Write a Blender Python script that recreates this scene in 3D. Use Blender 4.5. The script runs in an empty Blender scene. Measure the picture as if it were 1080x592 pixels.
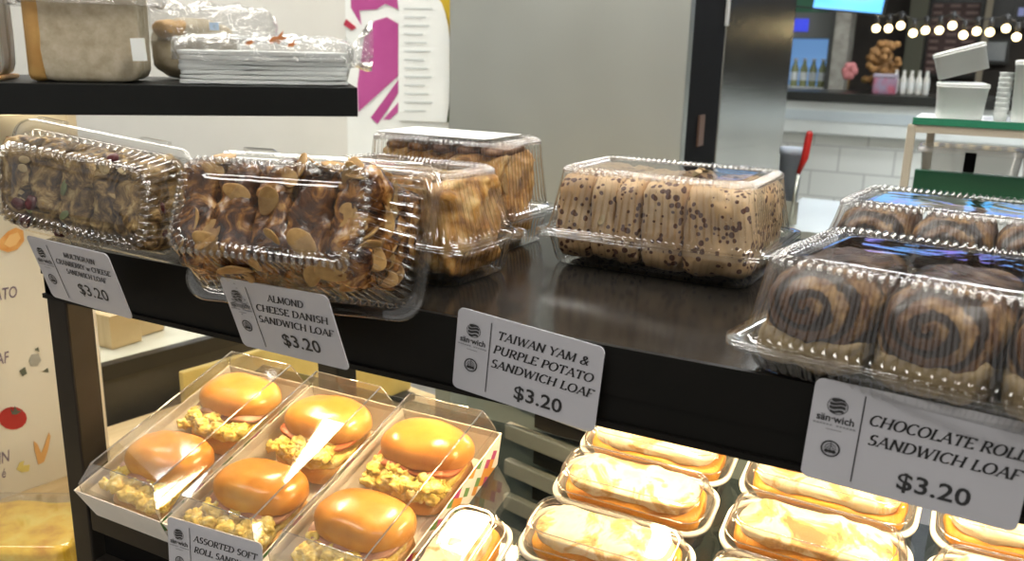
import bpy, bmesh, math, random
from mathutils import Vector, Matrix, Euler, noise
random.seed(7)
S = bpy.context.scene
COL = S.collection
R = math.radians
Z0 = 1.15                      # height of the upper shelf board above the floor (m)

# ------------------------------------------------------------------ camera
F = 924.64
CAMX = Vector((0.88368219, 0.46742849, 0.02482716))     # image right, in world axes
CAMD = Vector((0.14051996, -0.21431504, -0.96660396))   # image down
CAMF = Vector((-0.44649739, 0.85765941, -0.25506941))   # forward
CPOS = Vector((0, -0.46907, 0.17096 + Z0))
cd = bpy.data.cameras.new('camera'); cam = bpy.data.objects.new('camera', cd); COL.objects.link(cam)
M = Matrix((CAMX, -CAMD, -CAMF)).transposed().to_4x4(); M.translation = CPOS
cam.matrix_world = M
cd.sensor_width = 36; cd.lens = 36 * F / 1080; cd.clip_start = 0.02; cd.clip_end = 60
cd.dof.use_dof = True; cd.dof.focus_distance = 0.68; cd.dof.aperture_fstop = 11
S.camera = cam

def ray(u, v): return CAMX * ((u - 540) / F) + CAMD * ((v - 296) / F) + CAMF
def py(u, v, y):                        # point of the place on the plane at depth y
    r = ray(u, v); return CPOS + r * ((y - CPOS.y) / r.y)
def pz(u, v, z):                        # on the horizontal plane z above the shelf board
    r = ray(u, v); return CPOS + r * ((z + Z0 - CPOS.z) / r.z)
def pp(u, v, o, n):                     # on a plane
    r = ray(u, v); return CPOS + r * ((o - CPOS).dot(n) / r.dot(n))
def pw(u, v, w): return CPOS + ray(u, v) * w

# ------------------------------------------------------------------ materials
def mat(name, col, rough=.5, metal=0, spec=.5, emit=None, es=0, trans=0, coat=0, sss=0):
    m = bpy.data.materials.new(name); m.use_nodes = True
    b = m.node_tree.nodes['Principled BSDF']
    b.inputs['Base Color'].default_value = (*col, 1)
    b.inputs['Roughness'].default_value = rough
    b.inputs['Metallic'].default_value = metal
    b.inputs['Specular IOR Level'].default_value = spec
    b.inputs['Transmission Weight'].default_value = trans
    b.inputs['Coat Weight'].default_value = coat
    if sss:
        b.inputs['Subsurface Weight'].default_value = sss
        b.inputs['Subsurface Radius'].default_value = (.004, .002, .001)
    if emit:
        b.inputs['Emission Color'].default_value = (*emit, 1); b.inputs['Emission Strength'].default_value = es
    return m
def ramp(nt, fac, stops, const=False):
    r = nt.nodes.new('ShaderNodeValToRGB')
    if const: r.color_ramp.interpolation = 'CONSTANT'
    e = r.color_ramp.elements
    while len(e) < len(stops): e.new(.5)
    for k, (p, c) in enumerate(stops): e[k].position = p; e[k].color = (*c, 1)
    nt.links.new(fac, r.inputs['Fac']); return r.outputs['Color']
def coords(nt, sc=(1, 1, 1), kind='Object'):
    t = nt.nodes.new('ShaderNodeTexCoord'); mp = nt.nodes.new('ShaderNodeMapping'); mp.inputs['Scale'].default_value = sc
    nt.links.new(t.outputs[kind], mp.inputs['Vector']); return mp.outputs['Vector']
def noisetex(nt, vec, scale, detail=4, rough=.6, dist=0):
    n = nt.nodes.new('ShaderNodeTexNoise'); n.inputs['Scale'].default_value = scale; n.inputs['Detail'].default_value = detail
    n.inputs['Roughness'].default_value = rough; n.inputs['Distortion'].default_value = dist
    nt.links.new(vec, n.inputs['Vector']); return n.outputs['Fac']
def bump(nt, h, b, dist=.001, st=.6):
    n = nt.nodes.new('ShaderNodeBump'); n.inputs['Distance'].default_value = dist; n.inputs['Strength'].default_value = st
    nt.links.new(h, n.inputs['Height']); nt.links.new(n.outputs['Normal'], b.inputs['Normal'])
def rndvec(nt, v):
    oi = nt.nodes.new('ShaderNodeObjectInfo'); a = nt.nodes.new('ShaderNodeVectorMath'); a.operation = 'ADD'
    nt.links.new(v, a.inputs[0]); nt.links.new(mth(nt, 'MULTIPLY', oi.outputs['Random'], 7.0), a.inputs[1]); return a.outputs[0]
def noisy(name, stops, scale=40, rough=.5, sc=(1, 1, 1), detail=5, bmp=0, metal=0, dist=0, nr=.6, spec=.5, coat=0, emit=0):
    m = mat(name, stops[0][1], rough, metal, spec, coat=coat); nt = m.node_tree; b = nt.nodes['Principled BSDF']
    f = noisetex(nt, rndvec(nt, coords(nt, sc)), scale, detail, nr, dist)
    nt.links.new(ramp(nt, f, stops), b.inputs['Base Color'])
    if bmp: bump(nt, f, b, bmp)
    return m
def mixc(nt, fac, a, b):
    x = nt.nodes.new('ShaderNodeMix'); x.data_type = 'RGBA'
    for sock, v in ((x.inputs[0], fac), (x.inputs[6], a), (x.inputs[7], b)):
        if isinstance(v, (tuple, float, int)): sock.default_value = (*v, 1) if isinstance(v, tuple) else v
        else: nt.links.new(v, sock)
    return x.outputs[2]
def mth(nt, op, a, b=None):
    n = nt.nodes.new('ShaderNodeMath'); n.operation = op
    for k, v in enumerate((a, b)):
        if v is None: continue
        if isinstance(v, (int, float)): n.inputs[k].default_value = v
        else: nt.links.new(v, n.inputs[k])
    return n.outputs[0]
def film(name, tint=(.97, .97, .97), lo=.05, hi=.75, rough=.04, haze=0, crinkle=0, cscale=60, edge=.72):
    """thin clear plastic sheet: see-through with surface reflections that grow at grazing angles"""
    m = bpy.data.materials.new(name); m.use_nodes = True; nt = m.node_tree; nt.nodes.clear()
    out = nt.nodes.new('ShaderNodeOutputMaterial'); mx = nt.nodes.new('ShaderNodeMixShader')
    tr = nt.nodes.new('ShaderNodeBsdfTransparent')
    gl = nt.nodes.new('ShaderNodeBsdfGlossy'); gl.inputs['Roughness'].default_value = rough; gl.inputs['Color'].default_value = (1, 1, 1, 1)
    lw = nt.nodes.new('ShaderNodeLayerWeight'); lw.inputs['Blend'].default_value = .5
    nt.links.new(mixc(nt, mth(nt, 'POWER', lw.outputs['Facing'], 2.2), tint, tuple(x * edge for x in tint)), tr.inputs['Color'])
    p = mth(nt, 'POWER', lw.outputs['Facing'], 3.0); f = mth(nt, 'ADD', mth(nt, 'MULTIPLY', p, hi), lo)
    nt.links.new(f, mx.inputs[0]); base = tr.outputs[0]
    if haze:
        df = nt.nodes.new('ShaderNodeBsdfDiffuse'); df.inputs['Color'].default_value = (.9, .9, .9, 1)
        h = nt.nodes.new('ShaderNodeMixShader'); h.inputs[0].default_value = haze
        nt.links.new(base, h.inputs[1]); nt.links.new(df.outputs[0], h.inputs[2]); base = h.outputs[0]
    nt.links.new(base, mx.inputs[1]); nt.links.new(gl.outputs[0], mx.inputs[2]); nt.links.new(mx.outputs[0], out.inputs[0])
    if crinkle:
        n = noisetex(nt, coords(nt), cscale, 3, .5, .8)
        bp = nt.nodes.new('ShaderNodeBump'); bp.inputs['Distance'].default_value = crinkle; bp.inputs['Strength'].default_value = 1
        nt.links.new(n, bp.inputs['Height']); nt.links.new(bp.outputs[0], gl.inputs['Normal'])
    return m

m_black = noisy('black_metal', [(.3, (.010, .010, .010)), (.7, (.016, .015, .014))], 30, .32)
m_board = noisy('black_gloss_board', [(.3, (.012, .011, .010)), (.7, (.018, .016, .014))], 60, .14, spec=.24)
m_rail = noisy('black_rail', [(.3, (.006, .006, .005)), (.7, (.008, .007, .006))], 30, .4, spec=.14)
m_ledge = noisy('brown_black_metal', [(.3, (.017, .014, .011)), (.7, (.024, .020, .016))], 25, .5, spec=.2)
m_slot = mat('slot_black', (.005, .005, .005), .75, 0, .08)
m_clear = film('clear_plastic', (.965, .965, .96), .085, .9, .07, edge=.6)
m_bead = film('clear_plastic_beads', (.93, .93, .93), .16, .8, .04, edge=.55)
m_pane = film('clear_plastic_smooth', (.97, .97, .965), .055, .7, .03, crinkle=.0007, cscale=18)
m_bag = film('clear_bag_film', (.95, .95, .95), .11, .8, .05, haze=.10, crinkle=.02, cscale=42)
m_lid = film('clear_tray_lid', (.96, .96, .955), .07, .7, .05, haze=.02)
m_lide = film('clear_end_panel', (.95, .94, .92), .08, .6, .1, haze=.10)
m_crease = film('plastic_crease', (.92, .92, .92), .30, .6, .10, haze=.12)
m_tubc = film('milky_tub_plastic', (.93, .92, .9), .06, .5, .12, haze=.35)
m_shelfglass = film('tinted_shelf_glass', (.68, .72, .74), .10, .85, .05)
m_card = mat('label_card', (.50, .50, .54), .45)
m_ink = mat('black_ink', (.02, .02, .022), .6)
m_inkg = mat('grey_ink', (.25, .25, .27), .6)
m_clip = film('clear_label_clip', (.95, .95, .95), .06, .6, .08)
m_paper = noisy('white_paperboard', [(.3, (.80, .76, .70)), (.7, (.88, .84, .78))], 30, .55)
m_white = mat('white_plastic', (.82, .83, .82), .35)
m_wpaper = noisy('white_paper', [(.3, (.84, .88, .87)), (.7, (.90, .93, .92))], 8, .6)

def steel(name, c, rough):
    m = mat(name, c, rough, 1); nt = m.node_tree; b = nt.nodes['Principled BSDF']
    f = noisetex(nt, coords(nt, (1, 1, 60)), 6, 3); bump(nt, f, b, .0006, .25)
    g = noisetex(nt, coords(nt, (2, 2, 2)), 1.2, 2)
    nt.links.new(ramp(nt, g, [(.3, tuple(x * .9 for x in c)), (.7, tuple(min(1, x * 1.1) for x in c))]), b.inputs['Base Color'])
    return m
m_steel = steel('brushed_steel', (.60, .625, .58), .40)
m_steel2 = steel('polished_steel', (.46, .46, .43), .22)

# ------------------------------------------------------------------ mesh helpers
def link(name, bm, m, parent=None, smooth=False, loc=None, rot=None):
    me = bpy.data.meshes.new(name)
    bm.normal_update(); bm.to_mesh(me); bm.free()
    for x in (m if isinstance(m, (list, tuple)) else [m]): me.materials.append(x)
    if smooth:
        for p in me.polygons: p.use_smooth = True
    o = bpy.data.objects.new(name, me); COL.objects.link(o)
    if parent: o.parent = parent
    if loc is not None: o.location = loc
    if rot is not None: o.rotation_euler = rot
    return o
def tag(o, label, cat, group=None, kind=None):
    o['label'] = label; o['category'] = cat
    if group: o['group'] = group
    if kind: o['kind'] = kind
    return o
def thing(name, label, cat, loc, rot=(0, 0, 0), group=None):
    o = bpy.data.objects.new(name, None); COL.objects.link(o); o.empty_display_size = .02
    o.location = loc; o.rotation_euler = rot
    return tag(o, label, cat, group)
def struct(name, bm, m):
    o = link(name, bm, m); o['kind'] = 'structure'; return o
def box(bm, x0, x1, y0, y1, z0, z1, bev=0, mi=0, mtx=None):
    t = bmesh.new(); bmesh.ops.create_cube(t, size=1)
    for v in t.verts: v.co = Vector(((x0 + x1) / 2 + v.co.x * (x1 - x0), (y0 + y1) / 2 + v.co.y * (y1 - y0), (z0 + z1) / 2 + v.co.z * (z1 - z0)))
    if bev: bmesh.ops.bevel(t, geom=list(t.edges), offset=bev, segments=2, affect='EDGES', profile=.5)
    merge(bm, t, mi, mtx)
def merge(bm, t, mi=0, mtx=None):
    vs = {}
    for v in t.verts: vs[v] = bm.verts.new(mtx @ v.co if mtx else v.co)
    for f in t.faces:
        try: g = bm.faces.new([vs[v] for v in f.verts]); g.material_index = mi if mi else f.material_index; g.smooth = f.smooth
        except ValueError: pass
    t.free()
def B(*a, **k):
    bm = bmesh.new(); box(bm, *a, **k); return bm
def rrect(hx, hy, r, n):
    """n points on a rounded rectangle, evenly by arc length, with outward normals; returns [(x,y,nx,ny,s)]"""
    r = min(r, hx * .999, hy * .999); a, b = 2 * (hx - r), 2 * (hy - r); q = math.pi * r / 2
    segs = [a, q, b, q, a, q, b, q]; P = sum(segs); out = []
    for i in range(n):
        s = P * i / n; k = 0
        d = s
        while d > segs[k]: d -= segs[k]; k += 1
        side = k // 2
        c, sn = [(1, 0), (0, 1), (-1, 0), (0, -1)][side]
        ex, ey = [(-(hx - r), -hy), (hx, -(hy - r)), (hx - r, hy), (-hx, hy - r)][side]
        if k % 2 == 0: x, y, nx, ny = ex + c * d, ey + sn * d, sn, -c
        else:
            cx, cy = [(hx - r, -(hy - r)), (hx - r, hy - r), (-(hx - r), hy - r), (-(hx - r), -(hy - r))][side]
            an = -math.pi / 2 + side * math.pi / 2 + d / r
            nx, ny = math.cos(an), math.sin(an); x, y = cx + nx * r, cy + ny * r
        out.append((x, y, nx, ny, s / P))
    return out
def loft(bm, rings, cap0=False, cap1=False, mi=0):
    vs = [[bm.verts.new(p) for p in r] for r in rings]; n = len(vs[0])
    for a, b in zip(vs, vs[1:]):
        for i in range(n):
            f = bm.faces.new((a[i], a[(i + 1) % n], b[(i + 1) % n], b[i])); f.material_index = mi; f.smooth = True
    if cap0: f = bm.faces.new(vs[0][::-1]); f.material_index = mi
    if cap1: f = bm.faces.new(vs[-1]); f.material_index = mi
    return vs
def tube(bm, pts, r, n=8, mi=0, caps=True):
    pts = [Vector(p) for p in pts]; rings = []
    for i, p in enumerate(pts):
        d = (pts[min(i + 1, len(pts) - 1)] - pts[max(i - 1, 0)]).normalized()
        up = Vector((0, 0, 1)) if abs(d.z) < .9 else Vector((1, 0, 0))
        a = d.cross(up).normalized(); b = d.cross(a)
        rr = r[i] if isinstance(r, (list, tuple)) else r
        rings.append([p + a * (rr * math.cos(2 * math.pi * k / n)) + b * (rr * math.sin(2 * math.pi * k / n)) for k in range(n)])
    loft(bm, rings, caps, caps, mi)
def lathe(bm, prof, n=16, mtx=None, mi=0):
    rings = [[(r * math.cos(2 * math.pi * k / n), r * math.sin(2 * math.pi * k / n), z) for k in range(n)] for r, z in prof]
    if mtx: rings = [[mtx @ Vector(p) for p in r] for r in rings]
    loft(bm, rings, True, True, mi)
def soft(bm, hx, hy, hz, e=4, n=14, amp=0, freq=30, seed=0, c=(0, 0, 0), mtx=None, flat=None, oct=3, mi=0, ez=None):
    """a soft block: cube sphere pressed to a superellipsoid, roughened by noise"""
    t = bmesh.new(); bmesh.ops.create_cube(t, size=2)
    bmesh.ops.subdivide_edges(t, edges=list(t.edges), cuts=n, use_grid_fill=True)
    for v in t.verts:
        p = v.co; s = (abs(p.x) ** e + abs(p.y) ** e + abs(p.z) ** (ez or e)) ** (1 / e); q = p / s
        w = Vector((q.x * hx, q.y * hy, q.z * hz))
        if amp:
            d = Vector((q.x / hx, q.y / hy, q.z / hz)).normalized()
            w += d * amp * noise.fractal(w * freq + Vector((seed * 7.3, seed * 3.1, seed)), .8, 2.0, oct)
        if flat is not None and w.z < flat: w.z = flat
        v.co = w + Vector(c)
    for f in t.faces: f.smooth = True
    merge(bm, t, mi, mtx)
def prism(bm, poly, d, mi=0, mtx=None, axis='y'):
    """polygon in (x,z) extruded by d along y"""
    a = [Vector((x, 0, z)) for x, z in poly]; b = [Vector((x, d, z)) for x, z in poly]
    if mtx: a = [mtx @ p for p in a]; b = [mtx @ p for p in b]
    va = [bm.verts.new(p) for p in a]; vb = [bm.verts.new(p) for p in b]; n = len(va)
    f = bm.faces.new(va); f.material_index = mi; f = bm.faces.new(vb[::-1]); f.material_index = mi
    for i in range(n): f = bm.faces.new((va[i], vb[i], vb[(i + 1) % n], va[(i + 1) % n])); f.material_index = mi
def copy_tree(o, parent=None):
    c = o.copy(); COL.objects.link(c)
    if parent: c.parent = parent
    for ch in o.children: copy_tree(ch, c)
    return c
def kids(o): return [c for c in bpy.data.objects if c.parent == o]
def dup(o, loc, rot, label, group=None):
    c = o.copy(); COL.objects.link(c); c.location = loc; c.rotation_euler = rot; c['label'] = label
    if group: c['group'] = group
    for ch in kids(o):
        d = ch.copy(); COL.objects.link(d); d.parent = c
        for g in kids(ch):
            e = g.copy(); COL.objects.link(e); e.parent = d
    return c

# ------------------------------------------------------------------ lettering
def arc(cx, cy, rx, ry, a, b, n=9): return [(cx + rx * math.cos(R(a + (b - a) * k / n)), cy + ry * math.sin(R(a + (b - a) * k / n))) for k in range(n + 1)]
GL = {
 'A': (.72, [[(.05, 0), (.36, 1)], [(.36, 1), (.68, 0)], [(.16, .34), (.57, .34)]]),
 'B': (.62, [[(.12, 0), (.12, 1)], [(.12, 1), (.3, 1)] + arc(.3, .76, .22, .24, 90, -90)[1:] + [(.12, .52)], [(.3, .52)] + arc(.3, .26, .26, .26, 90, -90)[1:] + [(.12, 0)]]),
 'C': (.68, [arc(.40, .5, .34, .51, 48, 312, 14)]),
 'D': (.76, [[(.12, 0), (.12, 1)], [(.12, 1), (.3, 1)] + arc(.3, .5, .4, .5, 90, -90, 12)[1:] + [(.12, 0)]]),
 'E': (.58, [[(.12, 0), (.12, 1)], [(.12, 1), (.52, 1), (.52, .88)], [(.12, .52), (.44, .52)], [(.12, 0), (.54, 0), (.54, .12)]]),
 'F': (.54, [[(.12, 0), (.12, 1)], [(.12, 1), (.52, 1), (.52, .88)], [(.12, .5), (.42, .5)]]),
 'G': (.74, [arc(.40, .5, .34, .51, 48, 315, 14), [(.64, .1), (.64, .45)], [(.48, .45), (.7, .45)]]),
 'H': (.78, [[(.12, 0), (.12, 1)], [(.66, 0), (.66, 1)], [(.12, .5), (.66, .5)]]),
 'I': (.30, [[(.15, 0), (.15, 1)]]),
 'L': (.56, [[(.12, 0), (.12, 1)], [(.12, 0), (.54, 0), (.54, .13)]]),
 'M': (.90, [[(.1, 0), (.15, 1)], [(.15, 1), (.45, .08)], [(.45, .08), (.76, 1)], [(.76, 1), (.80, 0)]]),
 'N': (.78, [[(.12, 0), (.12, 1)], [(.12, 1), (.66, 0)], [(.66, 0), (.66, 1)]]),
 'O': (.80, [arc(.40, .5, .34, .51, 0, 360, 20)]),
 'P': (.58, [[(.12, 0), (.12, 1)], [(.12, 1), (.3, 1)] + arc(.3, .73, .24, .27, 90, -90)[1:] + [(.12, .46)]]),
 'R': (.66, [[(.12, 0), (.12, 1)], [(.12, 1), (.3, 1)] + arc(.3, .74, .23, .26, 90, -90)[1:] + [(.12, .48)], [(.3, .48), (.62, 0)]]),
 'S': (.54, [arc(.28, .75, .19, .26, 40, 270, 10)[:-1] + arc(.27, .25, .21, .26, 90, -140, 10)]),
 'T': (.66, [[(.33, 0), (.33, 1)], [(.05, .87), (.05, 1), (.61, 1), (.61, .87)]]),
 'U': (.76, [[(.12, 1), (.12, .35)] + arc(.38, .35, .26, .36, 180, 360, 10) + [(.64, 1)]]),
 'W': (1.02, [[(.05, 1), (.3, 0)], [(.3, 0), (.51, .95)], [(.51, .95), (.73, 0)], [(.73, 0), (.97, 1)]]),
 'Y': (.68, [[(.04, 1), (.34, .48)], [(.64, 1), (.34, .48)], [(.34, .48), (.34, 0)]]),
 '&': (.80, [[(.72, 0), (.24, .72)] + arc(.36, .8, .14, .2, 200, -20, 8) + [(.16, .36)] + arc(.3, .22, .2, .23, 150, 320, 8) + [(.68, .5)]]),
 'w': (.72, [[(.04, .6), (.2, 0)], [(.2, 0), (.36, .58)], [(.36, .58), (.52, 0)], [(.52, 0), (.68, .6)]]),
 ' ': (.30, []),
}
def serif_text(lines, width, thick=.17, thin=.095, shear=.27):
    """lines: [(text, x centre, baseline z, cap height, max width)], laid in the xz plane facing -y"""
    bm = bmesh.new()
    def quad(p, q, w):
        d = Vector((q[0] - p[0], q[1] - p[1])); L = d.length
        if L < 1e-6: return
        d /= L; nn = Vector((-d.y, d.x)) * w / 2; e = d * w * .25
        pts = [Vector(p) - e - nn, Vector(q) + e - nn, Vector(q) + e + nn, Vector(p) - e + nn]
        out.append(pts)
    for text, xc, zb, h, mw in lines:
        out = []; x = 0
        for ch in text:
            adv, st = GL[ch]
            for s in st:
                s = [(a + x, b) for a, b in s]
                for p, q in zip(s, s[1:]):
                    d = Vector((q[0] - p[0], q[1] - p[1])).normalized()
                    diag = .15 < abs(d.x) < .85 and len(s) == 2
                    w = thin + (thick - thin) * abs(d.y) ** 1.5
                    if diag and (q[1] - p[1]) * (q[0] - p[0]) > 0: w = thin
                    quad(p, q, w)
                for en, ot in ((s[0], s[1]), (s[-1], s[-2])):
                    if en[1] in (0, 1, .6) and abs(ot[1] - en[1]) > abs(ot[0] - en[0]) and ch not in 'CGOS&':
                        if ch in 'TE' and abs(ot[1] - en[1]) < .2: continue
                        quad((en[0] - .1, en[1]), (en[0] + .1, en[1]), thin * .8)
            x += adv + .06
        sx = mw / x
        for pts in out:
            vs = [bm.verts.new((xc + (p.x - x / 2) * sx + (p.y - .5) * h * shear, 0, zb + p.y * h)) for p in pts]
            bm.faces.new(vs)
    return bm
def text_mesh(s, size, align='CENTER', bold=0, spacing=1, shear=0):
    c = bpy.data.curves.new('txt', 'FONT'); c.body = s; c.size = size; c.align_x = align; c.offset = bold * size; c.space_character = spacing; c.shear = shear
    c.resolution_u = 3
    o = bpy.data.objects.new('txt', c); COL.objects.link(o)
    me = bpy.data.meshes.new_from_object(o.evaluated_get(bpy.context.evaluated_depsgraph_get()))
    bpy.data.objects.remove(o); bpy.data.curves.remove(c)
    bm = bmesh.new(); bm.from_mesh(me); bpy.data.meshes.remove(me); return bm
FACE = Matrix.Rotation(math.pi / 2, 4, 'X')          # xy text -> xz, facing -y
def put_text(bm, s, size, x, z, y=0, **k):
    t = text_mesh(s, size, **k); merge(bm, t, 0, Matrix.Translation((x, y, z)) @ FACE)

# ------------------------------------------------------------------ room
m_floor = noisy('floor_tile', [(.3, (.22, .21, .20)), (.7, (.30, .29, .27))], 3, .35)
m_ceil = mat('ceiling_paint', (.75, .74, .70), .8)
m_bwall = noisy('dark_brown_wall', [(.3, (.030, .024, .018)), (.7, (.055, .045, .033))], 3, .7)
m_gwall = noisy('warm_wall', [(.3, (.42, .40, .35)), (.7, (.5, .48, .42))], 2, .8)
struct('floor', B(-6, 6, -4, 9.2, -.1, 0), m_floor)
struct('ceiling', B(-6, 6, -4, 9.2, 3.1, 3.2), m_ceil)
struct('wall_back', B(-6, 6, 9, 9.2, 0, 3.1), m_bwall)
struct('wall_right', B(6, 6.2, -4, 9.2, 0, 3.1), m_gwall)
struct('wall_left', B(-6.2, -6, -4, 9.2, 0, 3.1), m_gwall)
m_lamp = mat('lamp_diffuser', (.9, .9, .9), .5, emit=(1, .96, .88), es=26)
m_lampd = mat('dim_lamp_diffuser', (.9, .9, .9), .5, emit=(1, .96, .90), es=14)
m_lampk = mat('kiosk_fill_diffuser', (.9, .9, .9), .5, emit=(.95, .98, 1), es=55)  # stronger glow added to brighten the kiosk front
m_lampf = mat('lamp_frame', (.6, .6, .6), .4)
for i, (x, y, wx, wy) in enumerate(((-1.6, -.9, 1.2, .3), (.7, -1.3, 1.2, .3), (-2.6, .7, .3, 1.2), (.75, -.02, 1.2, .3), (-.9, 1.0, 1.2, .3), (-.3, 4.2, 1.2, .3), (2.2, 4.2, 1.2, .3), (.6, 5.2, 1.2, .3), (-1.6, .55, 1.2, .3), (1.6, .1, 1.2, .3))):  # unseen panels, some added to brighten the partition, cart and kiosk
    t = thing('ceiling_light', 'long flat unseen light panel placed on the ceiling to light the food hall', 'ceiling light', (x, y, 3.1), group='ceiling light panels')
    bm = bmesh.new()
    for a in ((-wx / 2 - .03, wx / 2 + .03, -wy / 2 - .03, -wy / 2), (-wx / 2 - .03, wx / 2 + .03, wy / 2, wy / 2 + .03), (-wx / 2 - .03, -wx / 2, -wy / 2, wy / 2), (wx / 2, wx / 2 + .03, -wy / 2, wy / 2)):
        box(bm, *a, -.05, 0)
    link('frame', bm, m_lampf, t)
    link('diffuser', B(-wx / 2, wx / 2, -wy / 2, wy / 2, -.04, -.02), m_lampd if y < -.5 else m_lampk if y > 3 else m_lamp, t)

# ------------------------------------------------------------------ display rack
XL = -.7115
rack = thing('display_rack', 'black metal bakery display rack with a glossy upper shelf and a sloping glass lower shelf', 'display rack', (XL, 0, 0))
def rb(name, bm, m, sm=False):
    o = link(name, bm, m, rack, sm); o.location = (-XL, 0, 0); return o
TH = R(17)
XR = .75
rb('upper_shelf', B(XL + .002, XR, .004, .40, Z0 - .012, Z0, .001), m_board)
bm = bmesh.new(); box(bm, XL, XR, 0, .004, Z0 - .030, Z0 + .0005); box(bm, XL, XR, .002, .02, Z0 - .052, Z0 - .030); box(bm, XL, XR, -.001, .003, Z0 - .052, Z0 - .048)
rb('front_rail', bm, m_rail)
bm = bmesh.new(); box(bm, XL, XL + .026, .002, .029, 0, Z0 - .012, .002); rb('post', bm, m_ledge)
bm = bmesh.new(); box(bm, XL, XL + .032, .36, .40, 0, Z0 - .012, .002); rb('post', bm, m_black)
bm = bmesh.new(); box(bm, XL + .032, XR, 0, .02, Z0 - .273, Z0 - .248, .001); box(bm, XL + .032, XR, .0, .02, Z0 - .40, Z0 - .304, .001)
rb('lower_rail', bm, m_ledge)
rb('recess_panel', B(XL + .032, XR, .012, .022, Z0 - .304, Z0 - .273), m_slot)
sl = Matrix.Translation((0, .004, Z0 - .2495)) @ Matrix.Rotation(TH, 4, 'X')
bm = bmesh.new(); box(bm, XL + .033, XR, 0.004, .236, -.005, 0, .0008, mtx=sl); rb('lower_shelf', bm, m_shelfglass)
bm = bmesh.new(); box(bm, XL + .032, XR, .015, .02, Z0 - .70, Z0 - .40); rb('kick_panel', bm, m_black)
m_led = mat('led_strip', (.9, .9, .8), .5, emit=(1, .74, .40), es=112)
for k in range(7):
    x = -.588 + .195 * k; bm = bmesh.new(); box(bm, x - .018, x + .018, .095, .178, Z0 - .0165, Z0 - .0125, .001); rb('light_panel', bm, m_led)
def slope(x, t, h=0): return sl @ Vector((x, t, h))
SROT = (TH, 0, 0)

# ------------------------------------------------------------------ clear hinged boxes
def clamshell(L, W, h1, H, tb, tt, name, label, loc, rot, ribs=1, sticker=None, smoothtop=True, pitch=.0084, bead=.0017):
    t = thing(name, label, 'clear box', loc, rot, 'clear hinged loaf boxes')
    N = 720; per = 2 * (L + W); k = round(per / pitch)
    def ring(ins, z, amp=0, rad=.018, zamp=0):
        pts = []
        for x, y, nx, ny, s in rrect(L / 2 - ins, W / 2 - ins, max(.004, rad - ins * .25), N):
            c = .5 + .5 * math.cos(2 * math.pi * s * k); c = c ** .7
            pts.append((x - nx * amp * (1 - c), y - ny * amp * (1 - c), z + zamp * (c - .5)))
        return pts
    # base tray
    bm = bmesh.new()
    rings = [ring(0, h1 - .0035), ring(.0004, h1 - .0008), ring(.003, h1 - .0008), ring(.0075, h1 - .001), ring(.0085, h1 - .003), ring(.0092, h1 - .006, .0012 * ribs)]
    for q in (.3, .6, .85): rings.append(ring(.0092 + (tb - .0092) * q, (h1 - .006) * (1 - q) + .002, .0025 * ribs))
    rings += [ring(tb + .001, .0015, .0012 * ribs), ring(tb + .004, .0003), ring(tb + .009, 0), ring(tb + .014, .0012)]
    loft(bm, rings, False, True)
    link('base', bm, m_clear, t)
    # lid
    bm = bmesh.new(); h = h1 + .0006
    rings = [ring(0, h - .001), ring(.0003, h + .0006), ring(.003, h + .0007), ring(.0065, h + .0007), ring(.0078, h + .0025), ring(.0085, h + .004, .001 * ribs)]
    for q in (.12, .35, .6, .82): rings.append(ring(.0085 + (tt - .0085) * q, h + .004 + (H - .008 - h - .004) * q, .0027 * ribs))
    rings += [ring(tt, H - .006, .002 * ribs), ring(tt + .0008, H - .003, .0024 * ribs, .02, .001 * ribs), ring(tt + .003, H - .0006, .0026 * ribs, .02, .0030 * ribs), ring(tt + .0055, H, .0018 * ribs, .02, .0034 * ribs), ring(tt + .008, H - .001, .001 * ribs, .02, .001 * ribs), ring(tt + .0095, H - .0022)]
    loft(bm, rings)
    kk_ = [q for q in rrect(L / 2 - tt - .0022, W / 2 - tt - .0022, .018 - .25 * tt, k)]
    bb = bmesh.new(); proto = bmesh.new(); soft(proto, 1, 1, 1, 2, 3)
    for x, y, nx, ny, _ in kk_:
        for v in proto.verts: v.tag = False
        mt_ = Matrix.Translation((x, y, H - .0026)) @ Matrix.Rotation(math.atan2(ny, nx), 4, 'Z') @ Matrix.Rotation(R(35), 4, 'Y') @ Matrix.Diagonal((bead * 1.5, bead, bead, 1))
        merge(bb, proto.copy(), 0, mt_)
    proto.free()
    lid = link('lid', bm, m_clear, t); link('bead_trim', bb, m_bead, lid)
    bm = bmesh.new()
    pts = [ring(tt + .0095, H - .0022), ring(tt + .013, H - .0022), ring(tt + .014, H - .0014), ring(tt + .020, H - .0013)]
    loft(bm, pts, False, True); link('top_pane', bm, m_pane, lid)
    for sx in (-1, 1):
        bm = bmesh.new(); box(bm, sx * L * .28 - .012, sx * L * .28 + .012, W / 2 - .001, W / 2 + .003, h1 - .004, h1 + .003, .001)
        link('hinge', bm, m_clear, t)
    if sticker:
        x0, x1, y0, y1 = sticker
        link('sticker', B(x0, x1, y0, y1, H + .0014, H + .0018), m_white, lid)['label'] = 'plain white paper sticker'
    return t

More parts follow.
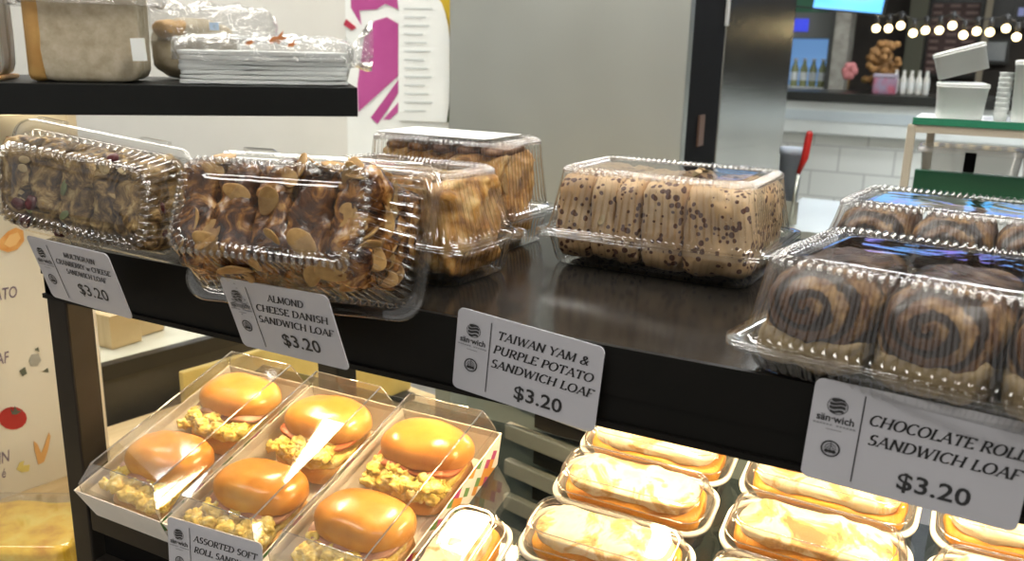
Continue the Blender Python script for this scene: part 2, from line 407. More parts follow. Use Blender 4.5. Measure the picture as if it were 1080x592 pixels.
def surf(h, d, e, c=(0, 0, 0)):
    s = (abs(d.x) ** e + abs(d.y) ** e + abs(d.z) ** e) ** (1 / e); q = d / s
    p = Vector((q.x * h[0], q.y * h[1], q.z * h[2])) + Vector(c)
    n = Vector((math.copysign(abs(q.x) ** (e - 1), q.x) / h[0], math.copysign(abs(q.y) ** (e - 1), q.y) / h[1], math.copysign(abs(q.z) ** (e - 1), q.z) / h[2])).normalized()
    return p, n
def scatter(parent, name, proto_bm, m, h, e, c, n, seed, zmin=-.2, size=(.8, 1.25), tilt=.35, lift=.0005, labels=None, ymax=1):
    rnd = random.Random(seed); base = None
    for i in range(n):
        while True:
            d = Vector((rnd.uniform(-1, 1), rnd.uniform(-1, 1), rnd.uniform(-1, 1)))
            if d.length > .1:
                mx = max(abs(x) for x in d); d /= mx
                if d.z > zmin and d.y < ymax: break
        p, nn = surf(h, d, e, c)
        nn = (nn + Vector((rnd.gauss(0, tilt), rnd.gauss(0, tilt), rnd.gauss(0, tilt)))).normalized()
        q = nn.to_track_quat('Z', 'Y').to_matrix().to_4x4() @ Matrix.Rotation(rnd.uniform(0, 6.28), 4, 'Z')
        s = rnd.uniform(*size)
        if base is None: o = base = link(name, proto_bm, m, parent, True)
        else: o = base.copy(); COL.objects.link(o)
        o.matrix_local = Matrix.Translation(p + nn * lift) @ q @ Matrix.Scale(s, 4)
def flake(a=.0085, b=.0052, th=.0011, curl=.0012, n=14):
    bm = bmesh.new(); soft(bm, a, b, th, 2.2, 5, .0003, 300)
    for v in bm.verts:
        v.co.z += curl * ((v.co.x / a) ** 2) ; v.co.y *= 1 - .35 * max(0, v.co.x / a)
    return bm

m_danish = noisy('glazed_danish', [(.36, (.030, .009, .003)), (.48, (.10, .034, .008)), (.57, (.30, .13, .03)), (.68, (.60, .36, .12))], 56, .22, bmp=.004, dist=1.2, coat=.4)
m_danish2 = noisy('golden_danish', [(.33, (.20, .07, .015)), (.5, (.56, .28, .07)), (.68, (.75, .52, .22))], 44, .4, bmp=.003, dist=.8)
m_almond = noisy('almond', [(.3, (.26, .13, .035)), (.7, (.50, .31, .11))], 120, .5)
m_multi = noisy('multigrain_crust', [(.36, (.035, .016, .006)), (.47, (.14, .080, .024)), (.57, (.33, .21, .075)), (.68, (.58, .44, .21))], 64, .5, bmp=.004, dist=1.4)
m_seed = noisy('pumpkin_seed', [(.3, (.10, .13, .05)), (.7, (.20, .23, .09))], 80, .45)
m_cran = mat('cranberry', (.085, .012, .014), .35)
m_oat = noisy('oat', [(.3, (.38, .27, .12)), (.7, (.58, .46, .26))], 120, .6)
def bread_mat(name, stops, spots, spotcol, sscale, thr, scale=22):
    m = noisy(name, stops, scale, .55, bmp=.0015); nt = m.node_tree; b = nt.nodes['Principled BSDF']
    v = nt.nodes.new('ShaderNodeTexVoronoi'); v.inputs['Scale'].default_value = sscale; nt.links.new(coords(nt), v.inputs['Vector'])
    nz = noisetex(nt, coords(nt), sscale * .35, 2); dd = mth(nt, 'ADD', v.outputs['Distance'], mth(nt, 'MULTIPLY', nz, .85))
    k = mth(nt, 'LESS_THAN', dd, thr)
    old = b.inputs['Base Color'].links[0].from_socket
    nt.links.new(mixc(nt, k, old, spotcol), b.inputs['Base Color']); return m
m_bread = bread_mat('choc_chip_bread', [(.3, (.42, .25, .115)), (.5, (.56, .37, .19)), (.72, (.68, .50, .30))], 1, (.11, .042, .024), 180, .76)
m_purple = noisy('purple_crust', [(.3, (.07, .022, .015)), (.5, (.22, .10, .045)), (.7, (.42, .24, .11))], 40, .4, bmp=.003, dist=1)

def loaf_danish(name, label, loc, rot, h, seed, m, flakes, e=5, zc=None):
    t = thing(name, label, 'loaf', loc, rot, 'loaves in clear boxes')
    c = (0, 0, (zc if zc is not None else h[2] + .004)); n = 5
    hx = h[0] / n
    for i in range(n):
        bm = bmesh.new(); x = -h[0] + hx * (2 * i + 1)
        soft(bm, hx * 1.22, h[1], h[2], 4.2, 18, .0058, 48, seed + i, (x, 0, c[2]), oct=5)
        link('roll_segment', bm, m, t)
    return t, c

# A  multigrain, lying on its long side at the left end of the shelf
def rvec(x, y, z):
    w = Vector((R(x), R(y), R(z))); return Matrix.Rotation(w.length, 3, w.normalized()).to_euler()
PA, RA = (-.6131, .0161, .0535 + Z0), rvec(86, 17, 6)
PB, RB = (-.4060, .0215, .0322 + Z0), rvec(65.2, 6.6, 10.5)
G_ = dict
clamshell(.162, .092, .03, .066, .011, .014, 'loaf_box', 'clear ribbed box lying on its side, leftmost on the shelf', PA, RA)
t, c = loaf_danish('multigrain_loaf', 'seeded multigrain loaf with pumpkin seeds and cranberries in the leftmost box', PA, RA, (.064, .034, .0285), 3, m_multi, 0)
hh = (.064, .034, .0285)
scatter(t, 'oat_flake', flake(.005, .0035, .0008), m_oat, hh, 5, c, 18, 5)
scatter(t, 'pumpkin_seed', flake(.006, .0035, .0012, 0), m_seed, hh, 5, c, 9, 11)
bm = bmesh.new(); soft(bm, .0055, .0045, .0035, 2.2, 5, .001, 200); scatter(t, 'cranberry', bm, m_cran, hh, 5, c, 8, 8, lift=.001)
# B  almond danish, tipped back, front
clamshell(.182, .110, .03, .092, .014, .022, 'loaf_box', 'clear ribbed box tipped towards the viewer above the almond cheese danish label', PB, RB)
t, c = loaf_danish('almond_danish_loaf', 'glazed almond danish loaf in the tipped box above the almond cheese danish label', PB, RB, (.069, .038, .0415), 21, m_danish, 0)
hh = (.070, .039, .0425)
scatter(t, 'almond_flake', flake(.0095, .0062), m_almond, hh, 5, c, 80, 4, zmin=-.6)
# C  almond danish upright behind B
PC, RC = (-.3885, .100, Z0 + .0004), (0, 0, R(-5))
clamshell(.168, .108, .031, .083, .014, .020, 'loaf_box', 'clear ribbed box standing upright directly behind the tipped almond danish box', PC, RC, pitch=.0072, bead=.0021)
t, c = loaf_danish('almond_danish_loaf', 'golden almond danish loaf in the upright box partly behind the tipped one', PC, RC, (.064, .036, .0365), 41, m_danish2, 0)
scatter(t, 'almond_flake', flake(), m_almond, (.061, .035, .036), 5, c, 26, 14, zmin=-.5)
# D  rear box with the white sticker
PD, RD = (-.4170, .2168, Z0 + .0004), (0, 0, R(-.6))
clamshell(.170, .110, .031, .094, .012, .014, 'loaf_box', 'clear ribbed box with a white sticker on its lid, at the back of the shelf', PD, RD, pitch=.0072, bead=.0021, sticker=(-.068, .048, -.032, .034))
t, c = loaf_danish('purple_potato_loaf', 'golden loaf with dark purple topping in the stickered box at the back', PD, RD, (.062, .036, .040), 61, m_danish2, 0)
for i in range(5):
    bm = bmesh.new(); soft(bm, .0125, .030, .005, 2.6, 8, .002, 90, i + 90, (-.05 + .025 * i, -.003, .0845)); link('topping', bm, m_purple, t)
scatter(t, 'almond_flake', flake(), m_almond, (.063, .037, .041), 5, c, 14, 24, zmin=-.5)
# E  chocolate chip loaf, middle
PE, RE = (-.2160, .2270, Z0 + .0004), (0, 0, R(-1.6))
clamshell(.192, .140, .028, .080, .014, .016, 'loaf_box', 'clear ribbed box with a tan chocolate chip loaf, alone on the middle of the shelf', PE, RE, ribs=.6, pitch=.0068, bead=.0021)
t = thing('chocolate_chip_loaf', 'tan sliced loaf specked with chocolate chips in the middle box', 'loaf', PE, RE, 'loaves in clear boxes')
xs = [-.080, -.050, -.028, -.008, .028, .080]
for i in range(5):
    a, b = xs[i], xs[i + 1]
    bm = bmesh.new(); soft(bm, (b - a) / 2 + .0016, .056 - .001 * (i % 2), .0365 - .001 * (i % 3), 5.0 if i < 4 else 6, 18, .0030, 45, i + 5, ((a + b) / 2, 0, .0395), oct=4)
    link('bread_slice', bm, m_bread, t)
scatter(t, 'almond_flake', flake(.006, .004), m_oat, (.080, .056, .037), 5, (0, 0, .0395), 9, 33, zmin=-.4)
# F, G  chocolate rolls
def swirl_mat():
    m = mat('chocolate_swirl', (.3, .15, .05), .42); nt = m.node_tree; b = nt.nodes['Principled BSDF']
    s = nt.nodes.new('ShaderNodeSeparateXYZ'); nt.links.new(coords(nt), s.inputs[0])
    nz = noisetex(nt, coords(nt), 60, 3); nd = mth(nt, 'MULTIPLY', mth(nt, 'SUBTRACT', nz, .5), 1.0)
    x2 = mth(nt, 'MULTIPLY', s.outputs['X'], 1.0); z2 = mth(nt, 'MULTIPLY', mth(nt, 'SUBTRACT', s.outputs['Z'], .009), 1.25)
    r = mth(nt, 'SQRT', mth(nt, 'ADD', mth(nt, 'MULTIPLY', x2, x2), mth(nt, 'MULTIPLY', z2, z2)))
    an = mth(nt, 'DIVIDE', mth(nt, 'ARCTAN2', z2, x2), 2 * math.pi)
    ph = mth(nt, 'FRACT', mth(nt, 'ADD', mth(nt, 'ADD', mth(nt, 'DIVIDE', r, .0105), an), nd))
    crust = noisetex(nt, coords(nt), 45, 4)
    tan = ramp(nt, crust, [(.3, (.034, .012, .005)), (.5, (.10, .042, .015)), (.66, (.33, .20, .08))])
    k = ramp(nt, ph, [(.0, (0, 0, 0)), (.30, (0, 0, 0)), (.42, (1, 1, 1)), (.88, (1, 1, 1)), (1, (0, 0, 0))])
    nt.links.new(mixc(nt, k, (.016, .007, .004), tan), b.inputs['Base Color']); bump(nt, ph, b, .002, .5); return m
m_swirl = swirl_mat()
m_crumb = noisy('pale_crumb', [(.3, (.13, .085, .035)), (.7, (.34, .25, .12))], 50, .7, bmp=.002)
def choc_loaf(label, loc, rot, n, sp, hy, hz, x0, seed):
    t = thing('chocolate_roll_loaf', label, 'loaf', loc, rot, 'loaves in clear boxes')
    for i in range(n):
        bm = bmesh.new(); soft(bm, sp / 2 * 1.0, hy, hz, 2.9, 18, .0022, 60, seed + i)
        for v in bm.verts:                       # spiral groove
            r = math.hypot(v.co.x, (v.co.z - .009) * 1.25); ph = (r / .0105 + math.atan2((v.co.z - .009) * 1.25, v.co.x) / (2 * math.pi)) % 1
            if abs(v.co.y) > hy * .55: v.co.y -= math.copysign(.0016 * (1 - min(1, abs(ph - .6) * 2.2)), v.co.y) * -1
        o = link('swirl_roll', bm, m_swirl, t); o.location = (x0 + sp * i, 0, hz + .004)
        bm = bmesh.new(); soft(bm, sp / 2 * .97, hy * .985, .012, 4.5, 12, .0030, 70, seed + i + 30); b = link('roll_base', bm, m_crumb, t); b.location = (x0 + sp * i, -.002, .0155)
    return t
PF, RF = (.002, .0476, Z0 + .0004), (0, 0, R(-10.6))
clamshell(.206, .150, .018, .066, .014, .015, 'loaf_box', 'clear beaded box of chocolate swirl rolls at the front right of the shelf', PF, RF, pitch=.0068, bead=.0019)
choc_loaf('row of chocolate swirl rolls in the front right box', PF, RF, 3, .0615, .058, .0285, -.0610, 1)
PG, RG = (-.004, .262, Z0 + .0004), (0, 0, R(-8))
clamshell(.192, .145, .020, .068, .014, .019, 'loaf_box', 'clear beaded box of chocolate rolls behind the front right chocolate box', PG, RG, pitch=.0070, bead=.0019)
choc_loaf('row of chocolate swirl rolls in the box behind, at the rear right', PG, RG, 3, .054, .054, .0295, -.054, 9)

# ------------------------------------------------------------------ price labels
def price_label(label, loc, rot, lines, price, w=.1035, h=.056, tz=None, ph=.0072, clip=True, smudge=False, pb=.018):
    t = thing('price_label', label, 'price label', loc, rot, 'price labels')
    bm = bmesh.new(); bmc = rrect(w / 2, h / 2, .0042, 220)
    loft(bm, [[(x, -.0004, z - h / 2) for x, z, *_ in bmc], [(x, .0004, z - h / 2) for x, z, *_ in bmc]], True, True)
    for f in bm.faces: f.smooth = False
    link('card', bm, m_card, t)
    y = -.0008
    link('divider', B(-w * .255, -w * .249, y - .0001, y, -h * .93, -h * .08), m_ink, t)
    o = link('product_name', serif_text([(s, xc, z, ch, mw) for s, xc, z, ch, mw in lines], 0), m_ink, t); o.location = (0, y, 0)
    if price:
        bm = bmesh.new(); put_text(bm, price[0], ph, 0, price[2], bold=pb, spacing=1.02)
        for v_ in bm.verts: v_.co.x = price[1] + v_.co.x * 1.18
        o = link('price', bm, m_ink, t); o.location = (0, y, 0)
    cx = -w * .375
    # round striped bun mark above the shop's word
    bm = bmesh.new(); zc = -h * .235
    for k, (a, b) in enumerate(((.62, .98), (.16, .50), (-.36, .02), (-.88, -.54))):
        r = .0042; pts = []
        for zz in (a, (a + b) / 2, b): pass
        n = 10; up = []; dn = []
        za, zb = a * r, b * r
        for q in range(n + 1):
            f = -1 + 2 * q / n
            xx = f * math.sqrt(max(0, r * r - (min(abs(za), abs(zb)) if za * zb > 0 else 0) ** 2)) * .97
            wv = .0005 * math.sin(f * 3)
            up.append((xx, zb + wv if abs(zb) < r * .97 else zb)); dn.append((xx, za + wv))
        vs = [bm.verts.new((cx + x, 0, zc + z)) for x, z in dn + up[::-1]]
        bm.faces.new(vs)
    ring = [(cx + .0046 * 1.15 * math.cos(R(a)), zc + .0046 * math.sin(R(a))) for a in range(0, 361, 15)]
    for p, q in zip(ring, ring[1:]):
        c0 = (cx, zc); s = .93
        bm.faces.new([bm.verts.new((a, 0, b)) for a, b in (p, q, (c0[0] + (q[0] - c0[0]) * s, c0[1] + (q[1] - c0[1]) * s), (c0[0] + (p[0] - c0[0]) * s, c0[1] + (p[1] - c0[1]) * s))])
    o = link('bun_mark', bm, m_ink, t); o.location = (0, y, 0)
    bm = bmesh.new(); put_text(bm, 'sän·wich', .0056, cx, -h * .395, bold=.02); o = link('shop_name', bm, m_ink, t); o.location = (0, y, 0)
    bm = bmesh.new()
    for k in range(13):
        if k == 6: continue
        box(bm, cx - .0108 + k * .00168, cx - .0108 + k * .00168 + .0012, -.00005, 0, -h * .435, -h * .420)
    box(bm, cx - .004, cx + .004, -.00005, 0, -h * .475, -h * .468)
    o = link('tagline', bm, m_inkg, t); o.location = (0, y, 0)
    # round stamp
    bm = bmesh.new(); zs = -h * .66; r = .0046
    def rg(r0, r1, a0=0, a1=360, cz=zs, cxx=cx, st=15):
        for a in range(a0, a1, st):
            P = [(r0, a), (r1, a), (r1, a + st), (r0, a + st)]
            bm.faces.new([bm.verts.new((cxx + q * 1.08 * math.cos(R(b)), 0, cz + q * math.sin(R(b)))) for q, b in P])
    rg(r * .82, r); rg(r * .50, r * .58, 10, 175, zs + .0002); rg(r * .26, r * .34, 10, 175, zs + .0002)
    for a, b in ((-.62, -.2), (-.18, .18), (.2, .62)): rg(0, r * .24, 0, 360, zs - r * .32, cx + (a + b) / 2 * r, 45)
    box(bm, cx - .0002, cx + .0002, 0, .00003, zs, zs + r * .8); box(bm, cx - r * .7, cx + r * .7, 0, .00003, zs - r * .02, zs + r * .05)
    o = link('round_stamp', bm, m_ink, t); o.location = (0, y, 0)
    if smudge:
        bm = bmesh.new(); rr = random.Random(3)
        for k in range(46):
            a, b = rr.gauss(cx + .001, .0042), rr.gauss(-h * .32, .0045); s = rr.uniform(.0003, .0013)
            if a - s < -w / 2 + .001 or a + s > -w * .26: continue
            bm.faces.new([bm.verts.new((a + s * math.cos(q) * 1.6, 0, b + s * math.sin(q) * .6)) for q in (0, 1.2, 2.3, 3.4, 4.6, 5.5)])
        o = link('smudge', bm, m_inkg, t); o.location = (0, y - .0001, 0)
    if clip:
        d = clip if isinstance(clip, float) else .004
        bm = bmesh.new(); box(bm, -.03, .03, .0006, .0014, -.03, -.002); box(bm, -.03, .03, .0006, d, -.0034, -.002)
        link('clip', bm, m_clip, t)
    return t
tx = .0125
price_label('price label for the multigrain cranberry cheese loaf, leftmost on the rail', (-.5955, -.0548, .0208 + Z0), rvec(17, -.4, -4.1),
            [('MULTIGRAIN', tx, -.0120, .0042, .039), ('CRANBERRY w CHEESE', tx, -.0195, .0042, .068), ('SANDWICH LOAF', tx, -.0270, .0042, .050)], ('$3.20', tx, -.0440), ph=.0140, pb=.008, clip=.035)
price_label('price label for the almond cheese danish loaf, its round mark smudged', (-.3942, -.0529, .0180 + Z0), rvec(16.4, -3.4, -5.6),
            [('ALMOND', tx - .002, -.0125, .0050, .034), ('CHEESE DANISH', tx, -.0217, .0050, .068), ('SANDWICH LOAF', tx, -.0309, .0050, .071)], ('$3.20', tx, -.0465), ph=.0135, pb=.014, clip=.03, smudge=True)
price_label('price label for the taiwan yam and purple potato loaf, hanging mid-rail', (-.2288, -.0050, .0055 + Z0), rvec(0, 4.6, -1.5),
            [('TAIWAN YAM &', tx - .001, -.0140, .0053, .064), ('PURPLE POTATO', tx, -.0238, .0053, .070), ('SANDWICH LOAF', tx, -.0336, .0053, .072)], ('$3.20', tx - .001, -.0500), ph=.0128)
price_label('price label for the chocolate roll loaf, rightmost on the rail', (-.0059, -.0072, .0055 + Z0), rvec(-3.7, 2.0, -.7),
            [('CHOCOLATE ROLL', tx + .0015, -.0190, .0055, .072), ('SANDWICH LOAF', tx + .0015, -.0295, .0055, .070)], ('$3.20', tx, -.0490), ph=.0128)
price_label('price label for the assorted soft roll sandwich, at the front of the lower shelf', (-.4945, -.0235, -.2050 + Z0), rvec(-4, -2, 2),
            [('ASSORTED SOFT', tx, -.0150, .0050, .066), ('ROLL SANDWICH', tx, -.0245, .0050, .066)], None, w=.1, clip=False)

# ------------------------------------------------------------------ soft roll sandwich trays
def tray_mat():
    m = mat('printed_paperboard', (.85, .82, .76), .5); nt = m.node_tree; b = nt.nodes['Principled BSDF']
    s = nt.nodes.new('ShaderNodeSeparateXYZ'); nt.links.new(coords(nt), s.inputs[0])
    l = mth(nt, 'ADD', s.outputs['X'], s.outputs['Y']); q = .0125
    a = mth(nt, 'FLOOR', mth(nt, 'DIVIDE', mth(nt, 'ADD', l, s.outputs['Z']), q)); c = mth(nt, 'FLOOR', mth(nt, 'DIVIDE', mth(nt, 'SUBTRACT', l, s.outputs['Z']), q))
    cb = nt.nodes.new('ShaderNodeCombineXYZ'); nt.links.new(a, cb.inputs[0]); nt.links.new(c, cb.inputs[1])
    w = nt.nodes.new('ShaderNodeTexWhiteNoise'); nt.links.new(cb.outputs[0], w.inputs['Vector'])
    nt.links.new(ramp(nt, w.outputs['Value'], [(0, (.85, .82, .76)), (.5, (.15, .30, .10)), (.66, (.50, .06, .22)), (.8, (.72, .33, .06))], True), b.inputs['Base Color']); return m
m_print = tray_mat()
m_bun = noisy('golden_bun', [(.3, (.46, .15, .018)), (.5, (.68, .28, .04)), (.72, (.80, .46, .12))], 14, .28, coat=.3, bmp=.0006)
m_bunin = noisy('bun_crumb', [(.3, (.68, .42, .16)), (.7, (.82, .6, .3))], 60, .7, bmp=.001)
m_bunlow = noisy('bun_underside', [(.3, (.50, .22, .045)), (.7, (.74, .45, .14))], 20, .45, bmp=.0006)
m_egg = noisy('scrambled_egg', [(.3, (.72, .45, .05)), (.5, (.90, .68, .16)), (.66, (.97, .87, .48))], 110, .45, bmp=.0015)
m_ham = noisy('ham', [(.3, (.42, .19, .12)), (.7, (.58, .32, .22))], 40, .4)
m_sal = noisy('pink_salmon', [(.3, (.50, .11, .03)), (.7, (.68, .22, .07))], 40, .4)
def sandwich(label, loc, seed, mham, w=.0415, d=.036):
    t = thing('soft_roll_sandwich', label, 'sandwich', loc, SROT, 'soft roll sandwiches')
    bm = bmesh.new(); soft(bm, w * 1.02, d * 1.06, .0135, 3, 14, .0015, 25, seed, (0, -.003, .0095), flat=-.009); link('bun_bottom', bm, m_bunlow, t)
    bm = bmesh.new(); rnd = random.Random(seed)
    soft(bm, w * .93, d * .97, .006, 3, 14, .003, 90, seed + 3, (0, -.003, .0215))
    for k in range(44):
        r_ = rnd.uniform(.005, .009); soft(bm, r_, r_ * .8, r_ * .62, 2.2, 6, .0030, 230, seed + k, (rnd.uniform(-w * .88, w * .88), -d * .86 + rnd.uniform(-.005, .016), .0215 + rnd.uniform(-.001, .010)))
    link('egg_filling', bm, m_egg, t)
    bm = bmesh.new(); soft(bm, w * 1.0, d * .76, .0032, 4, 18, 0, 1, 0, (0, .006, .0320))
    for v in bm.verts: v.co.z += .0022 * math.sin(v.co.x * 150 + seed) + (v.co.y + .02) * -.10
    link('ham_slice', bm, mham, t)
    bm = bmesh.new(); soft(bm, w * 1.05, d * .84, .0190, 2.4, 18, .0014, 24, seed + 9, (0, 0, 0), flat=-.005)
    link('bun_top', bm, m_bun, t, False, (0, .0115, .0335), (R(-10), 0, 0))
    return t
def tray(label, x0, x1, t0, t1, idx):
    t = thing('sandwich_tray', label, 'paper tray', slope((x0 + x1) / 2, (t0 + t1) / 2, .0005), SROT, 'soft roll sandwich trays')
    hx, hy, h, fl = (x1 - x0) / 2 - .001, (t1 - t0) / 2, .034, .006
    bm = bmesh.new()
    def q(ix, z): return [(sx * (hx - ix), sy * (hy - ix), z) for sx, sy in ((-1, -1), (1, -1), (1, 1), (-1, 1))]
    loft(bm, [q(fl, 0), q(0, h), q(.0009, h), q(fl + .0009, .001)], True, True)
    for f in bm.faces:
        f.smooth = False
        f.material_index = 0
    bmesh.ops.recalc_face_normals(bm, faces=list(bm.faces))
    for f in bm.faces:
        if f.normal.x > .8 and f.calc_center_median().x > hx - .006: f.material_index = 1
    link('paper_tray', bm, [m_paper, m_print], t)
    # clear folded lid: sloping flanks, flat top, end panels standing above the tray
    zt = .0565; a = hx - .003; b = hx - .015
    prof = [(-a, h - .008), (-a + .002, h + .006), (-b, zt), (b, zt), (a - .002, h + .006), (a, h - .008)]
    bm = bmesh.new(); ya, yb = -hy + .004, hy - .002
    for (p, r), (p2, r2) in zip(prof, prof[1:]):
        bm.faces.new([bm.verts.new(v) for v in ((p, ya + (.012 if r > .05 else 0), r), (p2, ya + (.012 if r2 > .05 else 0), r2), (p2, yb, r2), (p, yb, r))])
    bmesh.ops.remove_doubles(bm, verts=list(bm.verts), dist=1e-5)
    lid = link('lid', bm, m_lid, t)
    for yy, k in ((ya, .012), (yb, 0)):
        bm = bmesh.new(); bm.faces.new([bm.verts.new((p, yy + (k if r > .05 else 0), r)) for p, r in prof])
        link('end_panel', bm, m_lide, lid)
    bm = bmesh.new()
    for p, r in (prof[2], prof[3]): tube(bm, [(p, ya + .012, r), (p, yb, r)], .0008, 6)
    for yy, k in ((ya, .012), (yb, 0)): tube(bm, [(p, yy + (k if r > .05 else 0), r) for p, r in prof], .0005, 6)
    link('lid_crease', bm, m_crease, lid)
    return t
TX = [(-.672, -.561), (-.560, -.450), (-.449, -.339)]
wh = ['left', 'middle', 'right']
for i, (a, b) in enumerate(TX):
    tray('paper tray with clear lid holding two soft rolls, ' + ['leftmost by the black post', 'middle one behind the small label', 'right one with the coloured diamond side'][i], a, b, -.014, .186, i)
    mh = [m_ham, m_sal, m_sal][i]
    sandwich('soft roll with egg at the back of the ' + wh[i] + ' tray', slope((a + b) / 2, .134, .002), 10 + i * 3, mh)
    sandwich('soft roll with egg at the front of the ' + wh[i] + ' tray', slope((a + b) / 2, .038, .002), 40 + i * 3, m_ham)

# ------------------------------------------------------------------ lidded tubs
m_toast = noisy('toasted_bread', [(.36, (.88, .72, .42)), (.50, (.90, .82, .62)), (.57, (.72, .46, .18)), (.66, (.38, .19, .08))], 34, .5, bmp=.001, dist=.6)
m_cheese = noisy('orange_filling', [(.3, (.72, .24, .012)), (.7, (.86, .42, .04))], 40, .45)
tub = thing('lidded_tub', '', 'lidded tub', (0, 0, 0), SROT, 'lidded sandwich tubs')
HX, HY = .0670, .0302
def rr3(hx, hy, r, z, n=72): return [(x, y, z) for x, y, *_ in rrect(hx, hy, r, n)]
bm = bmesh.new()
loft(bm, [rr3(HX - .010, HY - .009, .012, .0005), rr3(HX - .008, HY - .007, .014, .002), rr3(HX - .004, HY - .003, .018, .024), rr3(HX - .003, HY - .002, .018, .026)], True, False)
link('tub', bm, m_tubc, tub)
bm = bmesh.new()
loft(bm, [rr3(HX - .0035, HY - .0025, .018, .0235), rr3(HX - .0003, HY + .0, .02, .0235), rr3(HX, HY, .02, .0255), rr3(HX - .001, HY - .001, .02, .027), rr3(HX - .0035, HY - .0035, .018, .0265), rr3(HX - .0036, HY - .0036, .018, .0235)])
link('rim', bm, m_white, tub)
bm = bmesh.new()
loft(bm, [rr3(HX - .0035, HY - .0035, .018, .027), rr3(HX - .004, HY - .004, .018, .032), rr3(HX - .0055, HY - .0055, .016, .0335), rr3(HX - .0075, HY - .0075, .015, .044), rr3(HX - .0085, HY - .0085, .015, .0458), rr3(HX - .0105, HY - .0105, .014, .0465), rr3(HX - .0125, HY - .0125, .012, .0458), rr3(HX - .018, HY - .018, .008, .0456)], False, True)
tl = link('lid', bm, m_lid, tub)
for ins, z in ((.0110, .0465), (.0050, .0335)):
    bm = bmesh.new(); tube(bm, rr3(HX - ins, HY - ins, .015, z, 48) + rr3(HX - ins, HY - ins, .015, z, 48)[:1], .0006, 5, caps=False); link('lid_edge', bm, m_crease, tl)
sw = thing('layered_sandwich', '', 'sandwich', (0, 0, 0), SROT, 'sandwiches in lidded tubs')
bm = bmesh.new(); soft(bm, .0530, .0205, .008, 6, 12, .0012, 60, 1, (0, 0, .0115)); link('bread_bottom', bm, m_toast, sw)
bm = bmesh.new(); soft(bm, .0570, .0228, .0085, 5, 14, .0025, 60, 2, (0, 0, .0245)); link('filling', bm, m_cheese, sw)
bm = bmesh.new(); soft(bm, .0535, .0198, .0065, 4, 16, .0028, 50, 3, (0, 0, .0370)); link('bread_top', bm, m_toast, sw)
spots = []
r1 = ['bottom row', 'second row up', 'third row up', 'top row']
for r, tt in enumerate((.032, .100, .164, .222)):
    spots.append((-.2065, tt, 0, 'beside the trays, ' + r1[r]))
for r, tt in enumerate((.036, .100, .163, .222)):
    spots.append((-.0650, tt - .004, -1.5, 'under the chocolate label, ' + r1[r]))
for r, tt in enumerate((.094, .160, .222)):
    spots.append((.0760, tt - .004, 1, 'rightmost, ' + ['lowest row', 'middle row', 'highest row'][r]))
spots.append((-.3065, .030, 90, 'standing lengthways against the right sandwich tray'))
first = True
for x, tt, a, txt in spots:
    e = (Matrix.Rotation(TH, 3, 'X') @ Matrix.Rotation(R(a), 3, 'Z')).to_euler()
    p = slope(x, tt, .0006); lb = 'clear-lidded white tub ' + txt; ls = 'layered toast sandwich inside the tub ' + txt
    if first: tub.location, tub.rotation_euler, tub['label'] = p, e, lb; sw.location, sw.rotation_euler, sw['label'] = p, e, ls; first = False
    else: dup(tub, p, e, lb); dup(sw, p, e, ls)

# ------------------------------------------------------------------ back counter with bread bags (upper left)
m_ctop = noisy('counter_black', [(.3, (.004, .005, .005)), (.7, (.006, .007, .007))], 10, .5, spec=.25)
P0 = pw(0, 88.5, 1.0); P1 = pw(377, 92.5, 1.10); dX = (P1 - P0); dX.z = 0; dX.normalize(); aK = math.atan2(dX.y, dX.x)
kt = thing('back_counter', 'black shelf counter holding bagged bread behind the display', 'counter', (P1.x, P1.y, 0), (0, 0, aK))
zt = P1.z
link('counter_top', B(-1.1, 0, 0, .26, zt - .036, zt, .001), m_ctop, kt)
def kc(u, off):       # along-counter coordinate of the pixel column u at depth off behind the front edge
    n = Vector((-dX.y, dX.x, 0)); o = Vector((P1.x, P1.y, 0)) + n * off; p = pp(u, 88, o, n); return (p - Vector((P1.x, P1.y, 0))).dot(dX)
for q in (-.52, -1.05): link('leg', B(q - .015, q + .015, .2, .23, 0, zt - .036), m_black, kt)
link('light_panel', B(-.44, -.24, .10, .15, zt - .0405, zt - .0365), mat('added_warm_fill', (.9, .9, .8), .5, emit=(1, .84, .58), es=2.5), kt)  # unseen lamp added under the counter to brighten sign board and cake
KM = Matrix.Translation((P1.x, P1.y, zt)) @ Matrix.Rotation(aK, 4, 'Z')
m_slice = noisy('bread_slice_face', [(.3, (.36, .30, .20)), (.5, (.45, .39, .28)), (.7, (.53, .48, .37))], 60, .75, bmp=.001)
m_crust = noisy('bread_crust', [(.3, (.44, .23, .06)), (.7, (.58, .36, .12))], 20, .5)
xa, xb = kc(40, .03), kc(152, .03)
def bag(name, label, loc, w, d, h, seed, knot=None):
    pass
# sliced loaf in a clear bag
t = thing('sliced_loaf', 'large sliced beige loaf with a brown crust edge in a clear bag', 'loaf', KM @ Vector(((xa + xb) / 2, .085, 0)), (0, 0, aK))
w = (xb - xa) / 2
for k in range(4):
    bm = bmesh.new(); soft(bm, w - .002, .0125, .075, 9, 12, .0012, 30, k, (0, -.045 + k * .026, .076))
    link('bread_slice', bm, m_slice, t)
bm = bmesh.new(); box(bm, -w - .010, -w + .013, -.058, .045, .001, .150, .008); link('crust', bm, m_crust, t, True)
t = thing('bread_bag', 'clear crinkled plastic bag around the sliced loaf with a small white tag', 'plastic bag', KM @ Vector(((xa + xb) / 2, .085, 0)), (0, 0, aK), 'plastic bread bags')
bm = bmesh.new(); soft(bm, w + .016, .068, .088, 7, 40, .009, 34, 5, (0, 0, .090), flat=.0006); link('film', bm, m_bag, t)
link('tag', B(w - .006, w + .010, -.0775, -.0765, .024, .050, mtx=Matrix.Rotation(R(-3), 4, 'Y')), m_wpaper, t)
